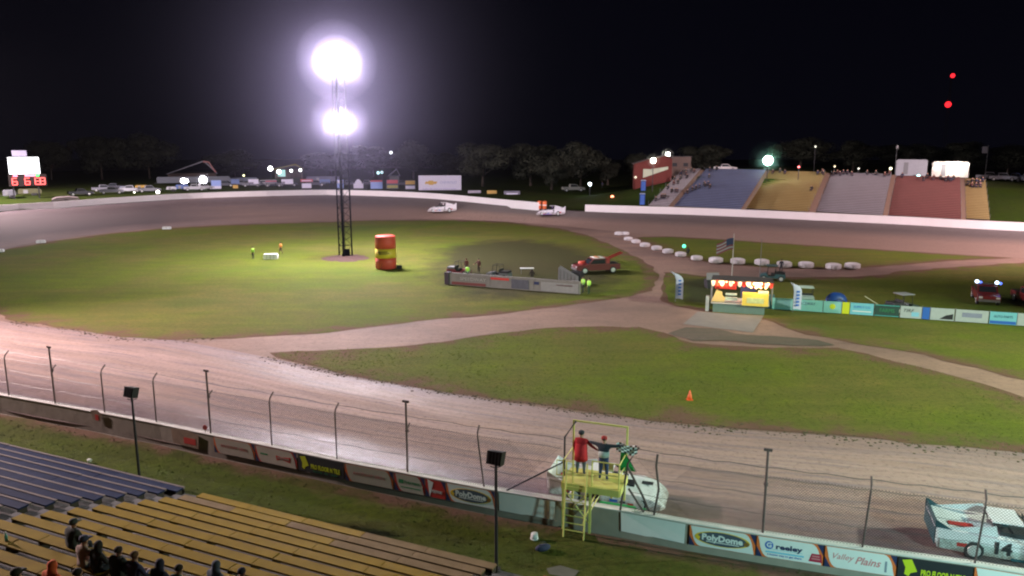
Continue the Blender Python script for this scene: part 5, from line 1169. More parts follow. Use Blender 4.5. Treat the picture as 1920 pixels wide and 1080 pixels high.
# aisles between the sections
M_AIS = mat('aisle earth', (.16, .10, .075), .9, var=.3)
for (o1, A, d, n, W_, rise, run, rows), (o2, A2, *_r) in zip(FB, FB[1:]):
    a0, a1 = A + d * (W_ + .05), A2 - d * .05; a1 = Vector((a1.x, a1.y, a0.z)); r2 = _r[3] if False else rise
    o = thing('bleacher_aisle', 'brown earth stair between the ' + {0: 'leftmost white and the blue', 1: 'blue and the left yellow', 2: 'left yellow and the grey', 3: 'grey and the red', 4: 'red and the right yellow'}[FB.index((o1, A, d, n, W_, rise, run, rows))] + ' hillside bleachers', 'stairs', a0)
    b = MB()
    for k in range(rows):
        p = n * (run * k / rows) + Vector((0, 0, rise * k / rows - .1)); q_ = n * (run / rows); v = a1 - a0
        vs = [p, p + v, p + v + q_, p + q_]; b.add(vs + [u - Vector((0, 0, .6)) for u in vs], [(0, 1, 2, 3), (0, 1, 5, 4), (1, 2, 6, 5), (3, 0, 4, 7)])
    b.build('steps', M_AIS, o, kind='stuff')
def on_bl(i, u, k):                       # a seat: section, share of its width, row
    o1, A, d, n, W_, rise, run, rows = FB[i]; return A + d * (W_ * u) + n * (run * k / rows + .2) + Vector((0, 0, rise * k / rows - .42))
rnd = random.Random(11); face = math.atan2(-.877, -.48) - math.pi / 2
secn = ['leftmost white', 'blue', 'left yellow', 'grey', 'red', 'right yellow']
spots = [(0, u, k) for u, k in ((.15, 3), (.3, 5), (.4, 5), (.5, 5), (.55, 9), (.75, 9), (.85, 9), (.2, 11), (.3, 14), (.45, 15), (.12, 17), (.4, 18), (.7, 19), (.5, 21), (.8, 23), (.6, 24), (.35, 23), (.2, 21))]
spots += [(1, u, k) for u, k in ((.12, 11), (.16, 12), (.2, 14), (.23, 13), (.26, 14), (.18, 19), (.33, 12), (.08, 10), (.1, 24), (.2, 25), (.04, 8))]
spots += [(2, u, k) for u, k in ((.9, 13), (.08, 24), (.2, 25), (.3, 24), (.88, 24), (.95, 25), (.97, 24))] + [(3, u, k) for u, k in ((.05, 24), (.1, 25), (.15, 24), (.2, 25), (.27, 25), (.35, 24), (.9, 24), (.97, 25), (.6, 25), (.75, 25))]
spots += [(4, u, k) for u, k in ((.5, 25), (.6, 24), (.7, 24), (.78, 23), (.82, 24), (.86, 23), (.9, 24), (.1, 25), (.45, 23))] + [(5, u, k) for u, k in ((.15, 22), (.35, 23), (.55, 23), (.7, 22), (.3, 20), (.5, 20), (.7, 20), (.85, 24))]
DCOL = [(.02, .02, .03), (.05, .03, .05), (.03, .04, .09), (.09, .03, .03), (.05, .05, .05)]
for i, u, k in spots:
    o = thing('person', f'distant seated spectator in dark clothes on the {secn[i]} hillside bleachers', 'person', on_bl(i, u, k), face + rnd.uniform(-.3, .3), f'spectators on the {secn[i]} hillside bleachers')
    bd = obj('body', get_pose('sit_hood_far'), o); c = rnd.choice(DCOL)
    for j, m_ in enumerate((SKIN, cloth(c), cloth((.03, .03, .05)), SHOE)): bd.material_slots[j].link = 'OBJECT'; bd.material_slots[j].material = m_
for i, x in ((1, 1746), ):
    pass
# ------------------------------------------------------------------ helpers for things on the land beyond the wall
def land(x, y, Y=None):
    if Y is None:
        h = HP(x, y)
        if h is not None: return h
        Y = 200.
    q = D(x, y, Y); q.z = hz(q.x, q.y); return q
def at_depth(x, Y, y=320): q = D(x, y, Y); return Vector((q.x, q.y, hz(q.x, q.y)))
def topz(x, y, Y): return D(x, y, Y).z
def facing(q): return math.atan2(q.y, q.x) - math.pi / 2      # local -Y turned to the grandstand
def glow_pole(x, y, Y, r, col, es, label, watt=0, name='floodlight', base=None, spot=None):
    q = at_depth(x, Y, y) if base is None else base; H_ = topz(x, y, Y) - q.z
    o = thing(name, label, 'lamp', q, facing(q)); MB().tube([(0, 0, 0), (0, 0, H_)], .09, 6).build('pole', M_DARK, o); MB().box((0, .12, H_), (r * 1.2, .15, r * .8)).build('lamp_housing', M_DARK, o)
    MB().ball((0, -.1 - r * .3, H_), (r, r * .7, r), 12, 8).build('lamp_glass', mat(f'lamp {col} {es}', (1, 1, 1), .3, var=0, emit=col, es=es), o, smooth=True)
    if watt: point('lamp_light', (0, -.8, H_), watt, col, .4, o)
    return o
glow_pole(1440, 301, 160, .95, (.72, 1., .92), 30., 'dazzling greenish floodlight in front of the yellow hillside bleachers', 9000., base=None)
glow_pole(1225, 301, 163, .55, (1., .97, .85), 25., 'floodlight glowing under the eave of the red building', 600.)
glow_pole(1252, 290, 176, .5, (1., .97, .9), 25., 'floodlight on a pole right of the red building', 1500.)
glow_pole(1106, 345, 178, .38, (.8, .95, 1.), 10., 'small white lamp on a post at the track gate', 200.)
glow_pole(1148, 369, 166, .36, (1., .16, .03), 5., 'orange warning lamp on the grass bank right of the gate', 60., 'warning_lamp')
glow_pole(1498, 313, 158, .22, (1., .05, .06), 4., 'small red lamp on top of the yellow hillside bleachers', 0, 'warning_lamp')
glow_pole(1529, 275, 190, .22, (.8, .8, .6), 2., 'faint pale lamp high in the dark above the grey bleachers', 0)
glow_pole(733, 286, 300, .55, (.9, .95, 1.), 3., 'small bluish white lamp high behind the far wall', 0)
glow_pole(344, 339, 216, .75, (.95, .95, 1.), 18., 'pair of blurred white work lights in the pits, left one', 1200.)
glow_pole(349, 339, 216, .6, (.95, .95, 1.), 18., 'pair of blurred white work lights in the pits, right one', 0)
glow_pole(381, 337, 212, 1.0, (.95, .97, 1.), 30., 'brightest white work light in the pits below the gabled pavilion', 3000.)
glow_pole(172, 363, 190, .55, (.35, .6, 1.), 8., 'blue glowing lamp in the left pits', 100.)
glow_pole(252, 361, 190, .22, (1., .95, .8), 5., 'tiny warm lamp in the left pits', 0)
glow_pole(296, 360, 190, .42, (1., .93, .88), 10., 'small round white lamp right behind the far wall', 100.)
glow_pole(507, 316, 300, .9, (1., 1., .95), 12., 'round white lamp left of the yellow roofed stand', 400.)
glow_pole(523, 322, 290, .8, (.8, 1., 1.), 10., 'white lamp under the left end of the yellow roof', 600.)
glow_pole(546, 320, 290, .5, (.95, 1., .95), 8., 'white lamp under the middle of the yellow roof', 200.)
glow_pole(563, 319, 290, .5, (.95, 1., .95), 8., 'white lamp under the right end of the yellow roof', 200.)
glow_pole(709, 324, 280, .55, (.5, .9, .9), 1.6, 'teal lit opening, left of a pair behind the signs', 0); glow_pole(716, 323, 280, .5, (.5, .9, .9), 1.3, 'teal lit opening, right of a pair behind the signs', 0)
glow_pole(457, 329, 250, .35, (.8, .8, .4), 2.5, 'faint yellowish lamp over the pit roofs', 0)
# radio mast with two red lamps far behind
q = at_depth(1782, 420, 165); rm = thing('radio_mast', 'distant radio mast marked by two red beacon lamps', 'radio mast', q); z1, z2 = topz(1783, 142, 420) - q.z, topz(1780, 196, 420) - q.z
b = MB(); 
for a in range(3): b.tube([(1.2 * math.cos(a * 2.1), 1.2 * math.sin(a * 2.1), 0), (.3 * math.cos(a * 2.1), .3 * math.sin(a * 2.1), z1)], .09, 4)
b.build('lattice_leg', mat('mast black', (.01, .01, .01), .8), rm, kind='stuff')
for i, (x, z, r) in enumerate(((1783, z1, 1.15), (1780, z2, 1.6))): MB().ball((((x - 1782) / FPX * 420), -.5, z), r, 10, 8).build('beacon', mat('red beacon', (1, .05, .05), .4, var=0, emit=(1., .02, .03), es=2.2), rm, smooth=True)
# ------------------------------------------------------------------ scoreboard
SBY = 172.; q = at_depth(45, SBY); sb = thing('scoreboard', 'scoreboard with blank glowing white screen and red numerals behind the far left wall', 'scoreboard', q, facing(q)); 
pm = SBY / FPX / math.cos(facing(q)) * 1.; 
def sbz(y): return topz(45, y, SBY) - q.z
def sbx(x): return (x - 45) * SBY / FPX * .86
for x in (22, 68): MB().box((sbx(x), .3, sbz(360) / 2 + 1), (.3, .3, sbz(340) + 1)).build('post', M_DARK, sb)
MB().box((sbx(46), .12, (sbz(294) + sbz(327)) / 2), (sbx(75) - sbx(17), .3, sbz(294) - sbz(327))).build('screen_case', M_DARK, sb)
MB().box((sbx(46), -.06, (sbz(295) + sbz(326)) / 2), (sbx(74) - sbx(18), .04, sbz(295) - sbz(326))).build('screen', mat('white screen', (1, 1, 1), .3, var=0, emit=(.9, .97, 1.), es=3.2), sb)
MB().box((sbx(40), .1, (sbz(282) + sbz(293)) / 2), (sbx(54) - sbx(27), .15, sbz(282) - sbz(293))).build('top_sign', mat('lilac grey sign', (.30, .28, .40), .6, emit=(.3, .28, .4), es=.35), sb)
MB().box((sbx(50), .12, (sbz(327) + sbz(349)) / 2), (sbx(86) - sbx(16), .3, sbz(327) - sbz(349))).build('number_board', mat('board black', (.02, .01, .01), .6), sb)
LED = mat('red led', (1, .1, .1), .4, var=0, emit=(1., .10, .09), es=3.6); LEDP = mat('pink led', (1, .3, .4), .4, var=0, emit=(1., .22, .35), es=2.); LEDG = mat('green led', (.1, 1, .2), .4, var=0, emit=(.10, 1., .2), es=2.)
SEG = {'6': 'acdefg', '4': 'bcfg', '5': 'acdfg', '1': 'bc', '8': 'abcdefg', '3': 'abcdg', '9': 'abcdfg'}
for xc, dgt in ((26, '6'), (49, '6'), (59, '1'), (68, '3'), (77, '8')):
    h = (sbz(334) - sbz(346)) * .5; w_ = h * .62; th = .16; b = MB(); cx, cz = sbx(xc), (sbz(334) + sbz(346)) / 2
    S_ = dict(a=((0, h), (w_ * 2, th)), g=((0, 0), (w_ * 2, th)), d=((0, -h), (w_ * 2, th)), f=((-w_, h / 2), (th, h)), b=((w_, h / 2), (th, h)), e=((-w_, -h / 2), (th, h)), c=((w_, -h / 2), (th, h)))
    for s_ in SEG[dgt]: (x, z), (dx, dz) = S_[s_]; b.box((cx + x, -.08, cz + z), (dx, .05, dz + .0))
    b.build('numeral', LED, sb)
for x, w_, m_ in ((28, 7, LEDP), (55, 17, LEDP), (69, 5, LEDG)): MB().box((sbx(x), -.08, sbz(329.5)), (w_ * SBY / FPX, .05, .35)).build('indicator', m_, sb)
# ------------------------------------------------------------------ signs on the far wall
def panel_sign(x0, x1, y0, y1, Y, label, m, parts=(), name='billboard', cat='sign', legs=True, txt=()):
    c = at_depth((x0 + x1) / 2, Y); rz = facing(c); o = thing(name, label, cat, c, rz); k = Y / FPX / math.cos(rz) * math.cos(rz); w_ = (x1 - x0) * k; zt, zb = topz((x0 + x1) / 2, y0, Y) - c.z, topz((x0 + x1) / 2, y1, Y) - c.z
    MB().box((0, 0, (zt + zb) / 2), (w_, .12, zt - zb)).build('sign_board', m, o)
    if legs:
        for s_ in (-.4, .4): MB().box((w_ * s_, .16, zt / 2 - .3), (.15, .15, zt + .4)).build('post', M_DARK, o)
    for fx0, fx1, fz0, fz1, mm in parts: MB().box(((fx0 + fx1 - 1) / 2 * w_, -.08, zb + (fz0 + fz1) / 2 * (zt - zb)), ((fx1 - fx0) * w_, .03, (fz1 - fz0) * (zt - zb))).build('print', mm, o)
    for s_, size, mm, fx, fz, wd in txt: text(s_, size, o, mm, ((fx - .5) * w_, -.09, zb + fz * (zt - zb)), wid=wd * w_)
    return o, w_, zb, zt
LIL = mat('lilac lit white', (.66, .64, .80), .6, var=.05); LBL = mat('light sign blue', (.28, .38, .75), .6, var=.1); DRE = mat('sign red', (.45, .08, .10), .6, var=.1); GOLD = mat('sign gold', (.60, .38, .10), .6, var=.1); DGY = mat('dark sign grey', (.08, .08, .11), .7, var=.2); MGY = mat('mid sign grey', (.20, .19, .26), .7, var=.2)
o, w_, zb, zt = panel_sign(785, 864, 329, 364, 203, 'large white billboard with gold bow tie emblem on the far wall', LIL, txt=(('CHEVROLET', .9, mat('faint blue lettering', (.35, .38, .62), .6), .70, .62, .40), ('Sellin Brothers Chevrolet', .6, mat('faint violet lettering', (.38, .33, .60), .6), .48, .28, .78)))
c_ = MB(); cz = zb + .62 * (zt - zb); c_.prism([(-w_ * .36, cz - .35), (-w_ * .33, cz + .3), (-w_ * .27, cz + .3), (-w_ * .26, cz + .55), (-w_ * .16, cz + .55), (-w_ * .15, cz + .3), (-w_ * .06, cz + .3), (-w_ * .09, cz - .35), (-w_ * .15, cz - .35), (-w_ * .16, cz - .6), (-w_ * .26, cz - .6), (-w_ * .27, cz - .35)], -.12, -.08); c_.build('bow_tie_emblem', GOLD, o)
GY = 199
panel_sign(877, 901, 357, 368, 190, 'plain pale sign on the far wall, first right of the big billboard', mat('pale lilac board', (.45, .40, .50), .6, var=.1))
panel_sign(913, 931, 357, 369, 187, 'small gold sign on the far wall', GOLD, [(.1, .9, .1, .35, DRE)])
panel_sign(945, 975, 358, 371, 184, 'dim lilac sign leaning behind the far wall, right of the gold one', MGY, [(.15, .85, .4, .7, LIL)])
panel_sign(759, 778, 338, 355, 206, 'gold over lilac stacked sign just left of the big billboard', DGY, [(.05, .95, .55, .95, GOLD), (.05, .95, .05, .4, LIL)], txt=(('OIL', .8, DRE, .5, .75, .6),))
panel_sign(724, 746, 337, 354, 208, 'red over olive stacked sign', DGY, [(.05, .95, .6, .98, DRE), (.05, .95, .08, .4, mat('olive sign', (.30, .28, .08), .6))], txt=(('TIRE', .8, LIL, .5, .78, .6),))
panel_sign(694, 716, 338, 355, 210, 'blue sign with red top strip', LBL, [(.0, 1., .82, 1., DRE)])
o, w_, zb, zt = panel_sign(662, 680, 344, 353, 212, 'white house shaped sign right of the lamp tower', LIL); MB().prism([(-w_ * .36, zt), (w_ * .36, zt), (w_ * .3, zt + .55), (.3, zt + 1.15), (-.3, zt + 1.15), (-w_ * .3, zt + .55)], -.06, .06).build('gable', LIL, o)
panel_sign(630, 643, 337, 353, 212, 'light blue and lilac sign behind the lamp tower', LBL, [(.05, .95, .6, .95, LIL)])
panel_sign(599, 618, 336, 343, 214, 'dull blue sign left of the lamp tower', mat('dull sign blue', (.12, .17, .36), .6, var=.1), [(.1, .9, .1, .3, DGY)]); 
panel_sign(563, 585, 336, 341, 213, 'red and lilac strip sign on the far wall', DRE, [(.1, .9, .3, .6, LIL)]); panel_sign(565, 582, 344, 354, 213, 'square white lilac sign under the red strip sign', LIL)
panel_sign(527, 548, 336, 345, 214, 'lilac sign with torn edge', LIL, [(.0, .3, .0, .5, MGY)]); panel_sign(497, 517, 337, 343, 216, 'dull lilac sign with red stripe', MGY, [(0, 1, .4, .7, DRE)])
panel_sign(465, 483, 336, 345, 216, 'white sign amid the dark pit vehicles', LIL, [(0, .5, 0, .4, MGY)]); panel_sign(432, 447, 336, 345, 214, 'dull blue sign amid the pit vehicles', mat('dull sign blue', (.12, .17, .36), .6, var=.1)); panel_sign(395, 412, 338, 356, 210, 'tall blue and white sign right of the bright work light', LBL, [(.0, 1., .0, .4, LIL)])
panel_sign(435, 444, 347, 354, 212, 'small orange tan sign low on the far wall', GOLD)
# ------------------------------------------------------------------ pit vehicles, trailers and buildings
def box_trailer(x0, x1, y0, y1, Y, label, m, name='box_trailer', win=0, roof=None, cat='trailer'):
    c = at_depth((x0 + x1) / 2, Y); rz = facing(c); o = thing(name, label, cat, c, rz); w_ = (x1 - x0) * Y / FPX; h = topz((x0 + x1) / 2, y0, Y) - c.z
    b = MB(); b.prism([(-w_ / 2, .55), (-w_ / 2, h - .25), (-w_ / 2 + .3, h), (w_ / 2 - .3, h), (w_ / 2, h - .25), (w_ / 2, .55)], -1.2, 1.2); b.build('box_body', m, o)
    for s_ in (.12, .24):
        for yy in (-1.05, 1.05): wo = obj('wheel', _txt[('wheel', 0)], o); wo.location = (w_ * s_, yy, .37); wo.rotation_euler = (R(90), 0, 0)
    MB().box((w_ * -.18, -1.22, .55 + (h - .55) * .45), (min(.9, w_ * .2), .04, (h - .55) * .75)).build('door', mat('trailer door', (.25, .25, .27), .6), o)
    MB().tube([(-w_ / 2, 0, .6), (-w_ / 2 - .9, 0, .5)], .08, 5).build('drawbar', M_DARK, o)
    return o
def truck(x, Y, label, m, rz=0., s=1.): 
    c = at_depth(x, Y); o = pickup(c, facing(c) + rz, label, m, s=s); return o
mP = lambda n, c: mat('pit ' + n, c, .5, var=.15)
PG, PW, PB, PD, PY_ = mP('grey', (.20, .20, .24)), mP('white', (.50, .50, .56)), mP('blue', (.10, .16, .40)), mP('dark', (.05, .05, .07)), mP('yellow', (.45, .28, .06))
box_trailer(2, 22, 356, 376, 172, 'grey box trailer at the left edge of the pits', PG)
box_trailer(33, 70, 354, 372, 178, 'olive and dark trailer below the scoreboard', mP('olive', (.10, .10, .05)))
c = at_depth(118, 166); o = thing('dome_tent', 'low pale brown dome tent behind the far left wall', 'tent', c, facing(c)); MB().prism([(-2.9, 0), (-2.7, .9), (-1.7, 1.35), (.6, 1.45), (2.3, 1.2), (2.9, .3), (2.9, 0)], -2, 2).build('canvas', mat('tent canvas', (.26, .21, .21), .9, var=.1), o); MB().box((0, -2.02, .5), (.7, .04, 1.)).build('door_flap', mat('tent flap', (.16, .13, .13), .9), o)
truck(146, 180, 'dark pickup between the dome tent and the blue lamp', PD, .2); truck(190, 196, 'grey pickup right of the blue lamp', PG, .1); truck(210, 205, 'dark blue pickup in the left pits', PD, 3.)
box_trailer(222, 240, 349, 362, 205, 'blue grey trailer left of the yellow one', mP('blue grey', (.22, .25, .34))); box_trailer(252, 273, 347, 360, 203, 'yellow orange box trailer in the left pits', PY_)
truck(205, 186, 'pale pickup low behind the wall in the left pits', PG, 0); truck(240, 192, 'white pickup under the blue grey trailer', PW, 3.1); truck(276, 192, 'grey pickup right of the yellow trailer', PG, .1)
box_trailer(310, 327, 350, 362, 196, 'white box trailer left of the blue one', PW); box_trailer(328, 350, 346, 360, 200, 'bright blue box trailer below the pair of work lights', PB); truck(362, 200, 'white van like truck below the brightest work light', PW, 0); truck(378, 204, 'white race transporter cab', PW, .3)
for x, Y, m_, lb in ((420, 222, PD, 'dark pickup right of the tall blue sign'), (448, 226, PG, 'grey pickup behind the small orange sign'), (470, 222, PG, 'grey pickup left of the long lilac signs'), (492, 226, PW, 'pale pickup below the yellow roofed stand'), (512, 222, PG, 'grey pickup right of the pale one'), (538, 224, PD, 'dark pickup behind the torn lilac sign'), (590, 226, PD, 'dark pickup between the red strip sign and the lamp tower'), (652, 226, PD, 'dark pickup directly behind the lamp tower'), (686, 228, PD, 'dark pickup behind the blue sign with red top'), (752, 224, PD, 'dark pickup left of the big billboard')): truck(x, Y, lb, m_, random.uniform(-.3, .3))
box_trailer(300, 425, 331, 352, 240, 'very long dim grey transporter behind the pit vehicles', mP('dim grey', (.10, .11, .14)))
box_trailer(430, 480, 333, 350, 250, 'dim blue grey transporter right of the longest one', mP('dim blue', (.10, .12, .17))); box_trailer(575, 640, 331, 348, 250, 'dim lilac transporter behind the lamp tower', mP('dim lilac', (.11, .11, .17)))
def gable(x0, x1, yeave, yridge, Y, label, mw, mr, name='pavilion', cat='building', depth=9., open_=True, base=None):
    c = at_depth((x0 + x1) / 2, Y) if base is None else base; rz = facing(c); o = thing(name, label, cat, c, rz); w_ = (x1 - x0) * Y / FPX; he = topz((x0 + x1) / 2, yeave, Y) - c.z; hr = topz((x0 + x1) / 2, yridge, Y) - c.z
    if open_:
        for x in (-w_ / 2 + .3, w_ / 2 - .3):
            for y in (0, depth): MB().box((x, y, he / 2), (.3, .3, he)).build('post', mw, o)
        MB().box((0, depth, he * .5), (w_, .15, he)).build('back_wall', mw, o)
    else: MB().box((0, depth / 2, he / 2 - .5), (w_, depth, he + 1)).build('wall', mw, o)
    b = MB(); b.prism([(-w_ / 2 - .4, he), (w_ / 2 - w_ * .28, hr), (w_ / 2 - w_ * .22, hr), (w_ / 2 + .4, he), (w_ / 2 + .2, he - .12), (w_ * .25, hr - .3), (-w_ / 2 - .3, he - .12)], -.5, depth + .5); b.build('roof', mr, o)
    return o, w_, he, hr
o, w_, he, hr = gable(318, 402, 326, 302, 300, 'open pavilion with pale sloping roof and a gable tinted for the reddish light on it', mat('pavilion brown', (.12, .09, .08), .9, var=.2), mat('pavilion roof', (.28, .28, .34), .7, var=.15))
MB().prism([(w_ * .25, hr + .1), (w_ * .36, hr - .2), (w_ * .5, he + .6), (w_ * .47, he + .4), (w_ * .34, hr - .6), (w_ * .23, hr - .5)], -.7, -.5).build('gable_light_strip', mat('reddish gable light', (.55, .25, .25), .7), o)  # reddish light on the gable put into a pink strip
o, w_, he, hr = gable(516, 566, 317, 308, 300, 'concession stand with an olive yellow roof and lit counter', mat('stand wall', (.15, .12, .10), .8), mat('olive yellow roof', (.36, .32, .07), .7, var=.1), 'concession_stand'); MB().box((-w_ * .25, -.1, he - 1.6), (w_ * .26, .2, 2.6)).build('lit_counter', mat('cyan lit counter', (.5, .8, .8), .6, var=.1, emit=(.4, .8, .75), es=.6), o)
o, w_, he, hr = gable(730, 748, 330, 317, 270, 'dim grey shed behind the stacked signs', mat('shed grey', (.14, .15, .15), .9), mat('shed roof', (.2, .2, .2), .8), 'shed', open_=False)
# red building by the hillside bleachers
c = P(1208, 333, 6.5); c = D(1212, 330, 168); c.z = hz(c.x, c.y) - .2; rb_ = thing('red_building', 'red building with a floodlit white porch wall left of the hillside bleachers', 'building', c, facing(c) + .05)
MR = mat('red siding', (.13, .02, .016), .8, var=.1); HB_ = topz(1212, 300, 168) - c.z; HL = topz(1212, 306, 168) - c.z; zb_ = topz(1212, 330, 168) - c.z
MB().prism([(-2.7, -1), (-2.7, HL - .2), (0, HB_), (4.2, HB_ + .9), (5.5, HB_ + .3), (5.5, -1)], 0, 8).build('wall', MR, rb_)
b = MB(); b.prism([(-3.1, HL - .1), (0, HB_ + .12), (4.3, HB_ + 1.05), (5.9, HB_ + .4), (5.9, HB_ + .25), (4.2, HB_ + .9), (0, HB_), (-3.1, HL - .25)], -.6, 8.4); b.build('roof', mat('dim roof', (.10, .07, .07), .8), rb_)
MB().prism([(-.75, zb_ - .4), (-.75, zb_ + 1.55), (.9, zb_ + 1.5), (4.7, zb_ + 2.1), (4.7, zb_ + 1.5)], -.14, -.04).build('porch_wall', mat('pale porch wall', (.50, .54, .42), .7, var=.05), rb_)
for x in (1.2, 2.6): MB().box((x, -.2, zb_ + 1.25), (.08, .06, 1.0)).build('porch_post', mat('porch grey', (.4, .42, .4), .7), rb_)
MB().ball((-2.4, -.3, zb_ - .3), .3, 8, 6).build('entry_lamp', mat('pale entry lamp', (1, 1, .8), .4, var=0, emit=(.9, .85, .6), es=.5), rb_, smooth=True)
c = at_depth(1275, 182); o = thing('ticket_booth', 'dull brown booth above the narrow white bleachers', 'building', c, facing(c)); h = topz(1275, 294, 182) - c.z; MB().box((0, 1.5, h / 2), (5., 3., h)).build('wall', mat('dull brown boards', (.15, .10, .09), .85, var=.2), o); MB().box((0, 1.5, h + .08), (5.5, 3.5, .16)).build('roof', M_DARK, o)
for x in (-1.3, 1.3): MB().box((x, -.02, h * .6), (1.1, .06, .8)).build('window', mat('dim window', (.05, .05, .06), .2), o)
# trailers on the hilltop
box_trailer(1683, 1734, 299, 324, 166, 'plain pale grey box trailer on the hilltop above the red bleachers', mP('pale grey', (.42, .42, .48)))
o = box_trailer(1752, 1811, 303, 326, 163, 'brightly lit white food trailer on the hilltop', mP('food white', (.70, .66, .62)), 'food_trailer')
for x, r in ((-2.4, .42), (1.6, .36), (2.9, .34)): MB().ball((x, -1.5, topz(1780, 309, 163) - o.location.z), r, 10, 7).build('lamp_bulb', mat('food trailer lamp', (1, 1, 1), .3, var=0, emit=(1., .93, .85), es=12.), o, smooth=True)
point('trailer_light', (.5, -3., 3.2), 900., (1., .88, .78), .5, o)
c = at_depth(1359, 181); o = pickup(c, facing(c) + .1, 'white and red pickup on the crest above the blue bleachers', mP('white red', (.55, .5, .52))); 
for i, (x, Y, m_, lb) in enumerate(((1857, 170, PW, 'first'), (1880, 166, PW, 'second'), (1905, 168, PB, 'third'), (1928, 165, PW, 'fourth'))):
    c = at_depth(x, Y); pickup(c, facing(c) + random.uniform(-.2, .2) , lb + ' car from the left in the floodlit row at the right edge', m_, 'parked_car')
glow_pole(1722, 330, 158, .34, (.3, .95, .85), 3., 'teal white lamp at the top of the red bleachers', 0); glow_pole(1670, 316, 160, .3, (.9, .9, .5), 2.4, 'pale yellow lamp left of the grey hilltop trailer', 0)
glow_pole(1565, 312, 162, .2, (.9, .7, .3), 1.5, 'faint amber lamp above the grey bleachers, left one', 0); glow_pole(1610, 316, 162, .2, (.8, .8, .6), 1.2, 'faint pale lamp above the grey bleachers, right one', 0)
c = at_depth(1848, 172); o = pole_thing('flagpole', 'hilltop flagpole with a small striped flag at the right', 'flagpole', c, topz(1848, 272, 172) - c.z, .08); MB().box((-.7, 0, topz(1848, 281, 172) - c.z), (1.2, .03, 1.5)).build('flag_cloth', FW_, o); 
c = at_depth(1678, 175); o = pole_thing('utility_pole', 'grey pole left of the hilltop trailer', 'pole', c, topz(1678, 272, 175) - c.z, .1)
MB().box((0, 0, topz(1678, 276, 175) - c.z), (.5, .3, .7)).build('cabinet', M_STEEL, o)
# gate area
q = at_depth(1012, 176); q = FWP[8] + Vector((.2, .5, 0))
for i, dx in enumerate((0, 1.0)):
    o = thing('orange_barrel', 'orange barrel at the end of the left far wall, ' + ('left' if i == 0 else 'right') + ' one', 'barrel', q + Vector((dx, dx * -.6, -.05))); MB().lathe([(.42, 0), (.48, .06), (.44, .1), (.42, 1.5), (.36, 1.6), (.1, 1.62)], 14).build('barrel_body', mat('barrel orange', (.80, .17, .05), .5), o, smooth=True); MB().lathe([(.435, .7), (.435, .9)], 14).build('band', WHITE, o)
for x, y, c_, lb in ((1030, 384, (.4, .3, .32), 'person in pale clothes right of the orange barrels'), (1077, 380, (.05, .04, .06), 'dark person left of the red gate post'), (1084, 382, (.3, .04, .04), 'person in red left of the red gate post'), (1098, 379, (.1, .1, .12), 'grey clad person beside the right wall end'), (1107, 381, (.06, .05, .05), 'dark person right of the right wall end'), (1129, 352, (.04, .05, .10), 'person in dark blue on the grass bank')):
    h = TP(x, y) if y > 378 else HP(x, y); 
    if h is None: h = at_depth(x, 180)
    person(Vector((h.x, h.y, max(h.z, 0))), random.uniform(-1, 3), 'stand', c_, (.03, .03, .04), lb)
h = TP(1092, 386) + Vector((0, .5, 0)); o = thing('red_gate_post', 'dark red gate post with a hinged frame at the start of the right far wall', 'gate', h); MB().box((0, 0, 1.9), (.35, .35, 3.9)).build('post', mat('gate red', (.30, .03, .03), .6), o); MB().box((-.7, 0, 1.9), (1.1, .08, .1)).build('gate_bar', M_DARK, o); MB().box((-.7, 0, .9), (1.1, .08, .1)).build('gate_bar', M_DARK, o)
c = at_depth(1075, 196); pickup(c, facing(c) + .2, 'dim white pickup parked beyond the gate', mP('dim white', (.32, .32, .28)), s=1.1)
for x, y, lb in ((1206, 352, 'small blue portable toilet up the bank'), (1204, 378, 'blue portable toilet right behind the far wall, left of the bleachers')):
    h = HP(x, y + 6) or at_depth(x, 160); o = thing('portable_toilet', lb, 'portable toilet', h, facing(h)); MP = mat('toilet blue', (.02, .05, .22), .5); MB().box((0, 0, 1.1), (1.1, 1.1, 2.2)).build('cabin', MP, o); MB().prism([(-.6, 2.2), (-.5, 2.4), (.5, 2.4), (.6, 2.2)], -.6, .6).build('roof', mat('toilet roof', (.3, .35, .5), .6), o); MB().box((0, -.57, 1.05), (.8, .04, 1.9)).build('door', mat('toilet door', (.06, .14, .5), .5), o)
# ------------------------------------------------------------------ trees
LEAF = mat('night foliage', (.026, .029, .017), .85, var=.5, scale=.5); BARK = mat('bark', (.06, .045, .035), .95, var=.3)
def crown_mesh(seed, n=9000, sz=.36):
    rnd = random.Random(seed); lobes = []
    for i in range(26):
        a = rnd.uniform(0, 6.28); r = rnd.uniform(.0, .66); z = rnd.uniform(-.72, .70); lobes.append((Vector((r * math.cos(a), r * math.sin(a), z * (1 - r * .35))), rnd.uniform(.26, .42)))
    b = MB()
    for i in range(n):
        c, lr = rnd.choice(lobes); d = Vector((rnd.gauss(0, 1), rnd.gauss(0, 1), rnd.gauss(0, 1) + .25)).normalized(); p = c + d * lr * rnd.uniform(.72, 1.04)
        t = d.cross(Vector((rnd.random() - .5, rnd.random() - .5, rnd.random() - .5))).normalized(); u = (d + t * rnd.uniform(-.7, .7)).cross(t).normalized(); s_ = sz * rnd.uniform(.06, .13)
        b.add([p - t * s_, p + u * s_ * .8, p + t * s_, p - u * s_ * .8], [(0, 1, 2, 3)])
    return b.mesh('crown', LEAF)
CR = [crown_mesh(i) for i in range(4)]
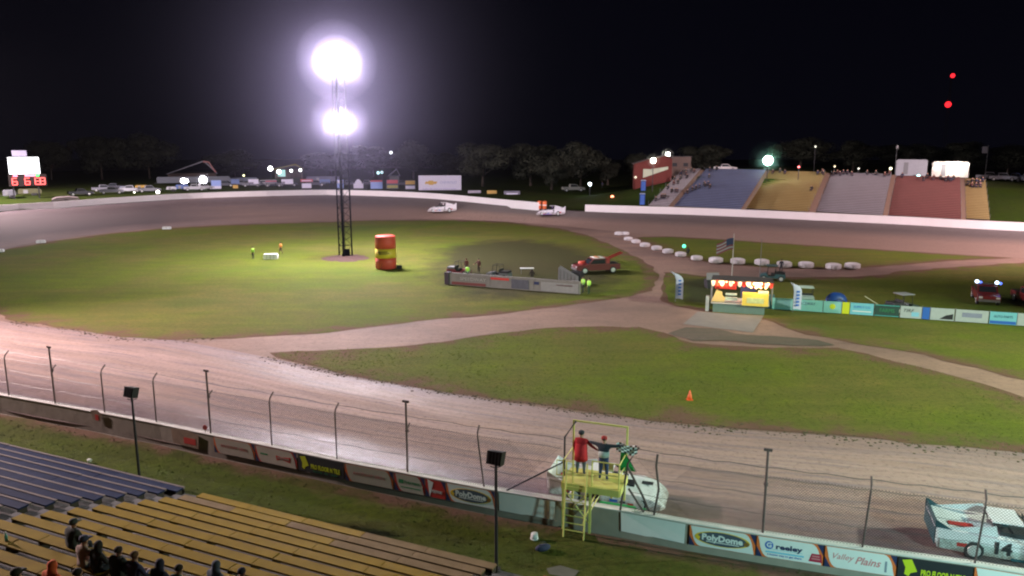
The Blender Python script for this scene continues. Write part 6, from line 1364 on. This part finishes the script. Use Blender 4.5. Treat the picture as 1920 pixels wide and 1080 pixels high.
def tree(x, ytop, Y, wpx, label, k=0, group='trees beyond the far wall'):
    c = at_depth(x, Y); H_ = topz(x, ytop, Y) - c.z; W_ = wpx * Y / FPX / 2; o = thing('tree', label, 'tree', c, k * 1.9, group)
    b = MB(); b.tube([(0, 0, -.3), (.1, 0, H_ * .2), (.25, .1, H_ * .45), (.2, 0, H_ * .8)], [.45, .36, .26, .08], 7)
    for i in range(6): a = i * 1.1 + k; b.tube([(.2, .05, H_ * (.25 + .06 * i)), (W_ * .35 * math.cos(a), W_ * .35 * math.sin(a), H_ * (.42 + .06 * i)), (W_ * .62 * math.cos(a), W_ * .62 * math.sin(a), H_ * (.55 + .06 * i))], [.18, .10, .03], 5)
    b.build('trunk', BARK, o, smooth=True)
    cr_ = obj('crown', CR[k % 4], o); cr_.location = (0, 0, H_ * .54); cr_.scale = (W_ * 1.05, W_ * 1.05, H_ * .46); return o
tree(905, 266, 225, 120, 'broad round leafed tree, leftmost of the three dim crowns left of the gate', 0); tree(995, 264, 228, 125, 'broad dim tree in the middle of the three crowns', 1); tree(1090, 262, 215, 115, 'dim tree nearest the gate, right of the three crowns', 2); tree(1035, 290, 205, 70, 'small dark tree low between the middle and right crowns', 3); tree(1140, 300, 235, 60, 'small dark tree on the edge of the grass bank', 1)
for i, (x, yt, Y, w_, lb) in enumerate(((95, 262, 300, 110, 'very dim tree behind the scoreboard, leftmost'), (190, 250, 300, 120, 'very dim tree between the scoreboard and the pavilion, left'), (280, 246, 310, 120, 'very dim tree between the scoreboard and the pavilion, right'), (440, 280, 330, 120, 'very dim tree right of the pavilion'), (620, 285, 340, 120, 'very dim tree behind the lamp tower'), (700, 270, 330, 100, 'very dim tree right of the lamp tower'), (775, 262, 300, 95, 'very dim tree above the big billboard'), (840, 285, 320, 80, 'very dim tree between the billboard and the three crowns'), (1190, 285, 240, 60, 'dark tree behind the red building'), (1320, 268, 230, 110, 'dark tree behind the blue bleachers'), (1500, 255, 230, 130, 'dark tree behind the floodlight on the hill'), (1600, 262, 225, 110, 'dark tree behind the grey bleachers'), (1700, 268, 225, 120, 'dark tree behind the grey hilltop trailer'), (1790, 262, 225, 110, 'dark tree behind the lit food trailer'), (1890, 268, 225, 120, 'dark tree at the right edge'))): tree(x, yt, Y, w_, lb, i)
# ------------------------------------------------------------------ night air, and mist added as lamp glare
hv_ = MB(); hv_.box((0, 270, 16.), (900, 640, 35.)); ho = hv_.build('haze', [], kind='stuff')
hm = bpy.data.materials.new('damp night air'); hm.use_nodes = True; t = hm.node_tree; t.nodes.remove(t.nodes['Principled BSDF'])
pv = t.nodes.new('ShaderNodeVolumePrincipled'); pv.inputs['Density'].default_value = HAZE; pv.inputs['Color'].default_value = (.86, .86, 1., 1); pv.inputs['Anisotropy'].default_value = .72
t.links.new(pv.outputs[0], t.nodes['Material Output'].inputs['Volume']); ho.data.materials.append(hm)

fl_ = lambda x, y, Y: D(x, y, Y)
for c_, rads, tint in ((tp1, ((1.9, .024), (2.6, .011), (3.4, .005), (5.4, .0018)), (.76, .72, 1.)), (tp2, ((1.1, .022), (1.6, .010), (2.3, .0045), (4., .0015)), (.76, .72, 1.)),
   (fl_(1440, 301, 159.), ((1.6, .02), (2.6, .006), (4., .0015)), (.6, 1., .85)), (fl_(1225, 301, 162.), ((1.5, .02),), (1., .9, .85)), (fl_(1252, 290, 175.), ((1.5, .02),), (1., .95, .9)), (fl_(381, 337, 211.), ((2., .02),), (.9, .9, 1.))):
    for r_, dn in rads:  # added mist balls standing in for camera bloom round the lamps
        k_ = MB(); k_.ball((0, 0, 0), r_, 24, 14); q = k_.build('lamp_bloom_mist', [], kind='stuff', smooth=True); q.location = c_
        mm = bpy.data.materials.new('lamp bloom mist'); mm.use_nodes = True; t = mm.node_tree; t.nodes.remove(t.nodes['Principled BSDF'])
        pv = t.nodes.new('ShaderNodeVolumePrincipled'); pv.inputs['Density'].default_value = dn; pv.inputs['Color'].default_value = tint + (1,); pv.inputs['Anisotropy'].default_value = .3
        t.links.new(pv.outputs[0], t.nodes['Material Output'].inputs['Volume']); q.data.materials.append(mm)

for c_, r_, dn in ((tp1, 34., .0017), (tp2, 24., .0012)):  # wide added mist balls imitating the faint outer bloom of the tower lamps
    k_ = MB(); k_.ball((0, 0, 0), r_, 24, 14); q = k_.build('lamp_bloom_mist', [], kind='stuff', smooth=True); q.location = c_
    mm = bpy.data.materials.new('thinning bloom mist'); mm.use_nodes = True; t = mm.node_tree; t.nodes.remove(t.nodes['Principled BSDF'])
    mp = N(t, 'ShaderNodeMapping'); mp.inputs['Scale'].default_value = (1 / r_,) * 3; link(t, N(t, 'ShaderNodeTexCoord').outputs['Object'], mp.inputs[0])
    gr = N(t, 'ShaderNodeTexGradient', gradient_type='SPHERICAL'); link(t, mp.outputs[0], gr.inputs[0])
    pv = t.nodes.new('ShaderNodeVolumePrincipled'); link(t, mth(t, 'MULTIPLY', mth(t, 'POWER', gr.outputs['Fac'], 2.2), dn), pv.inputs['Density']); pv.inputs['Color'].default_value = (.72, .66, 1., 1); pv.inputs['Anisotropy'].default_value = .3
    t.links.new(pv.outputs[0], t.nodes['Material Output'].inputs['Volume']); q.data.materials.append(mm)
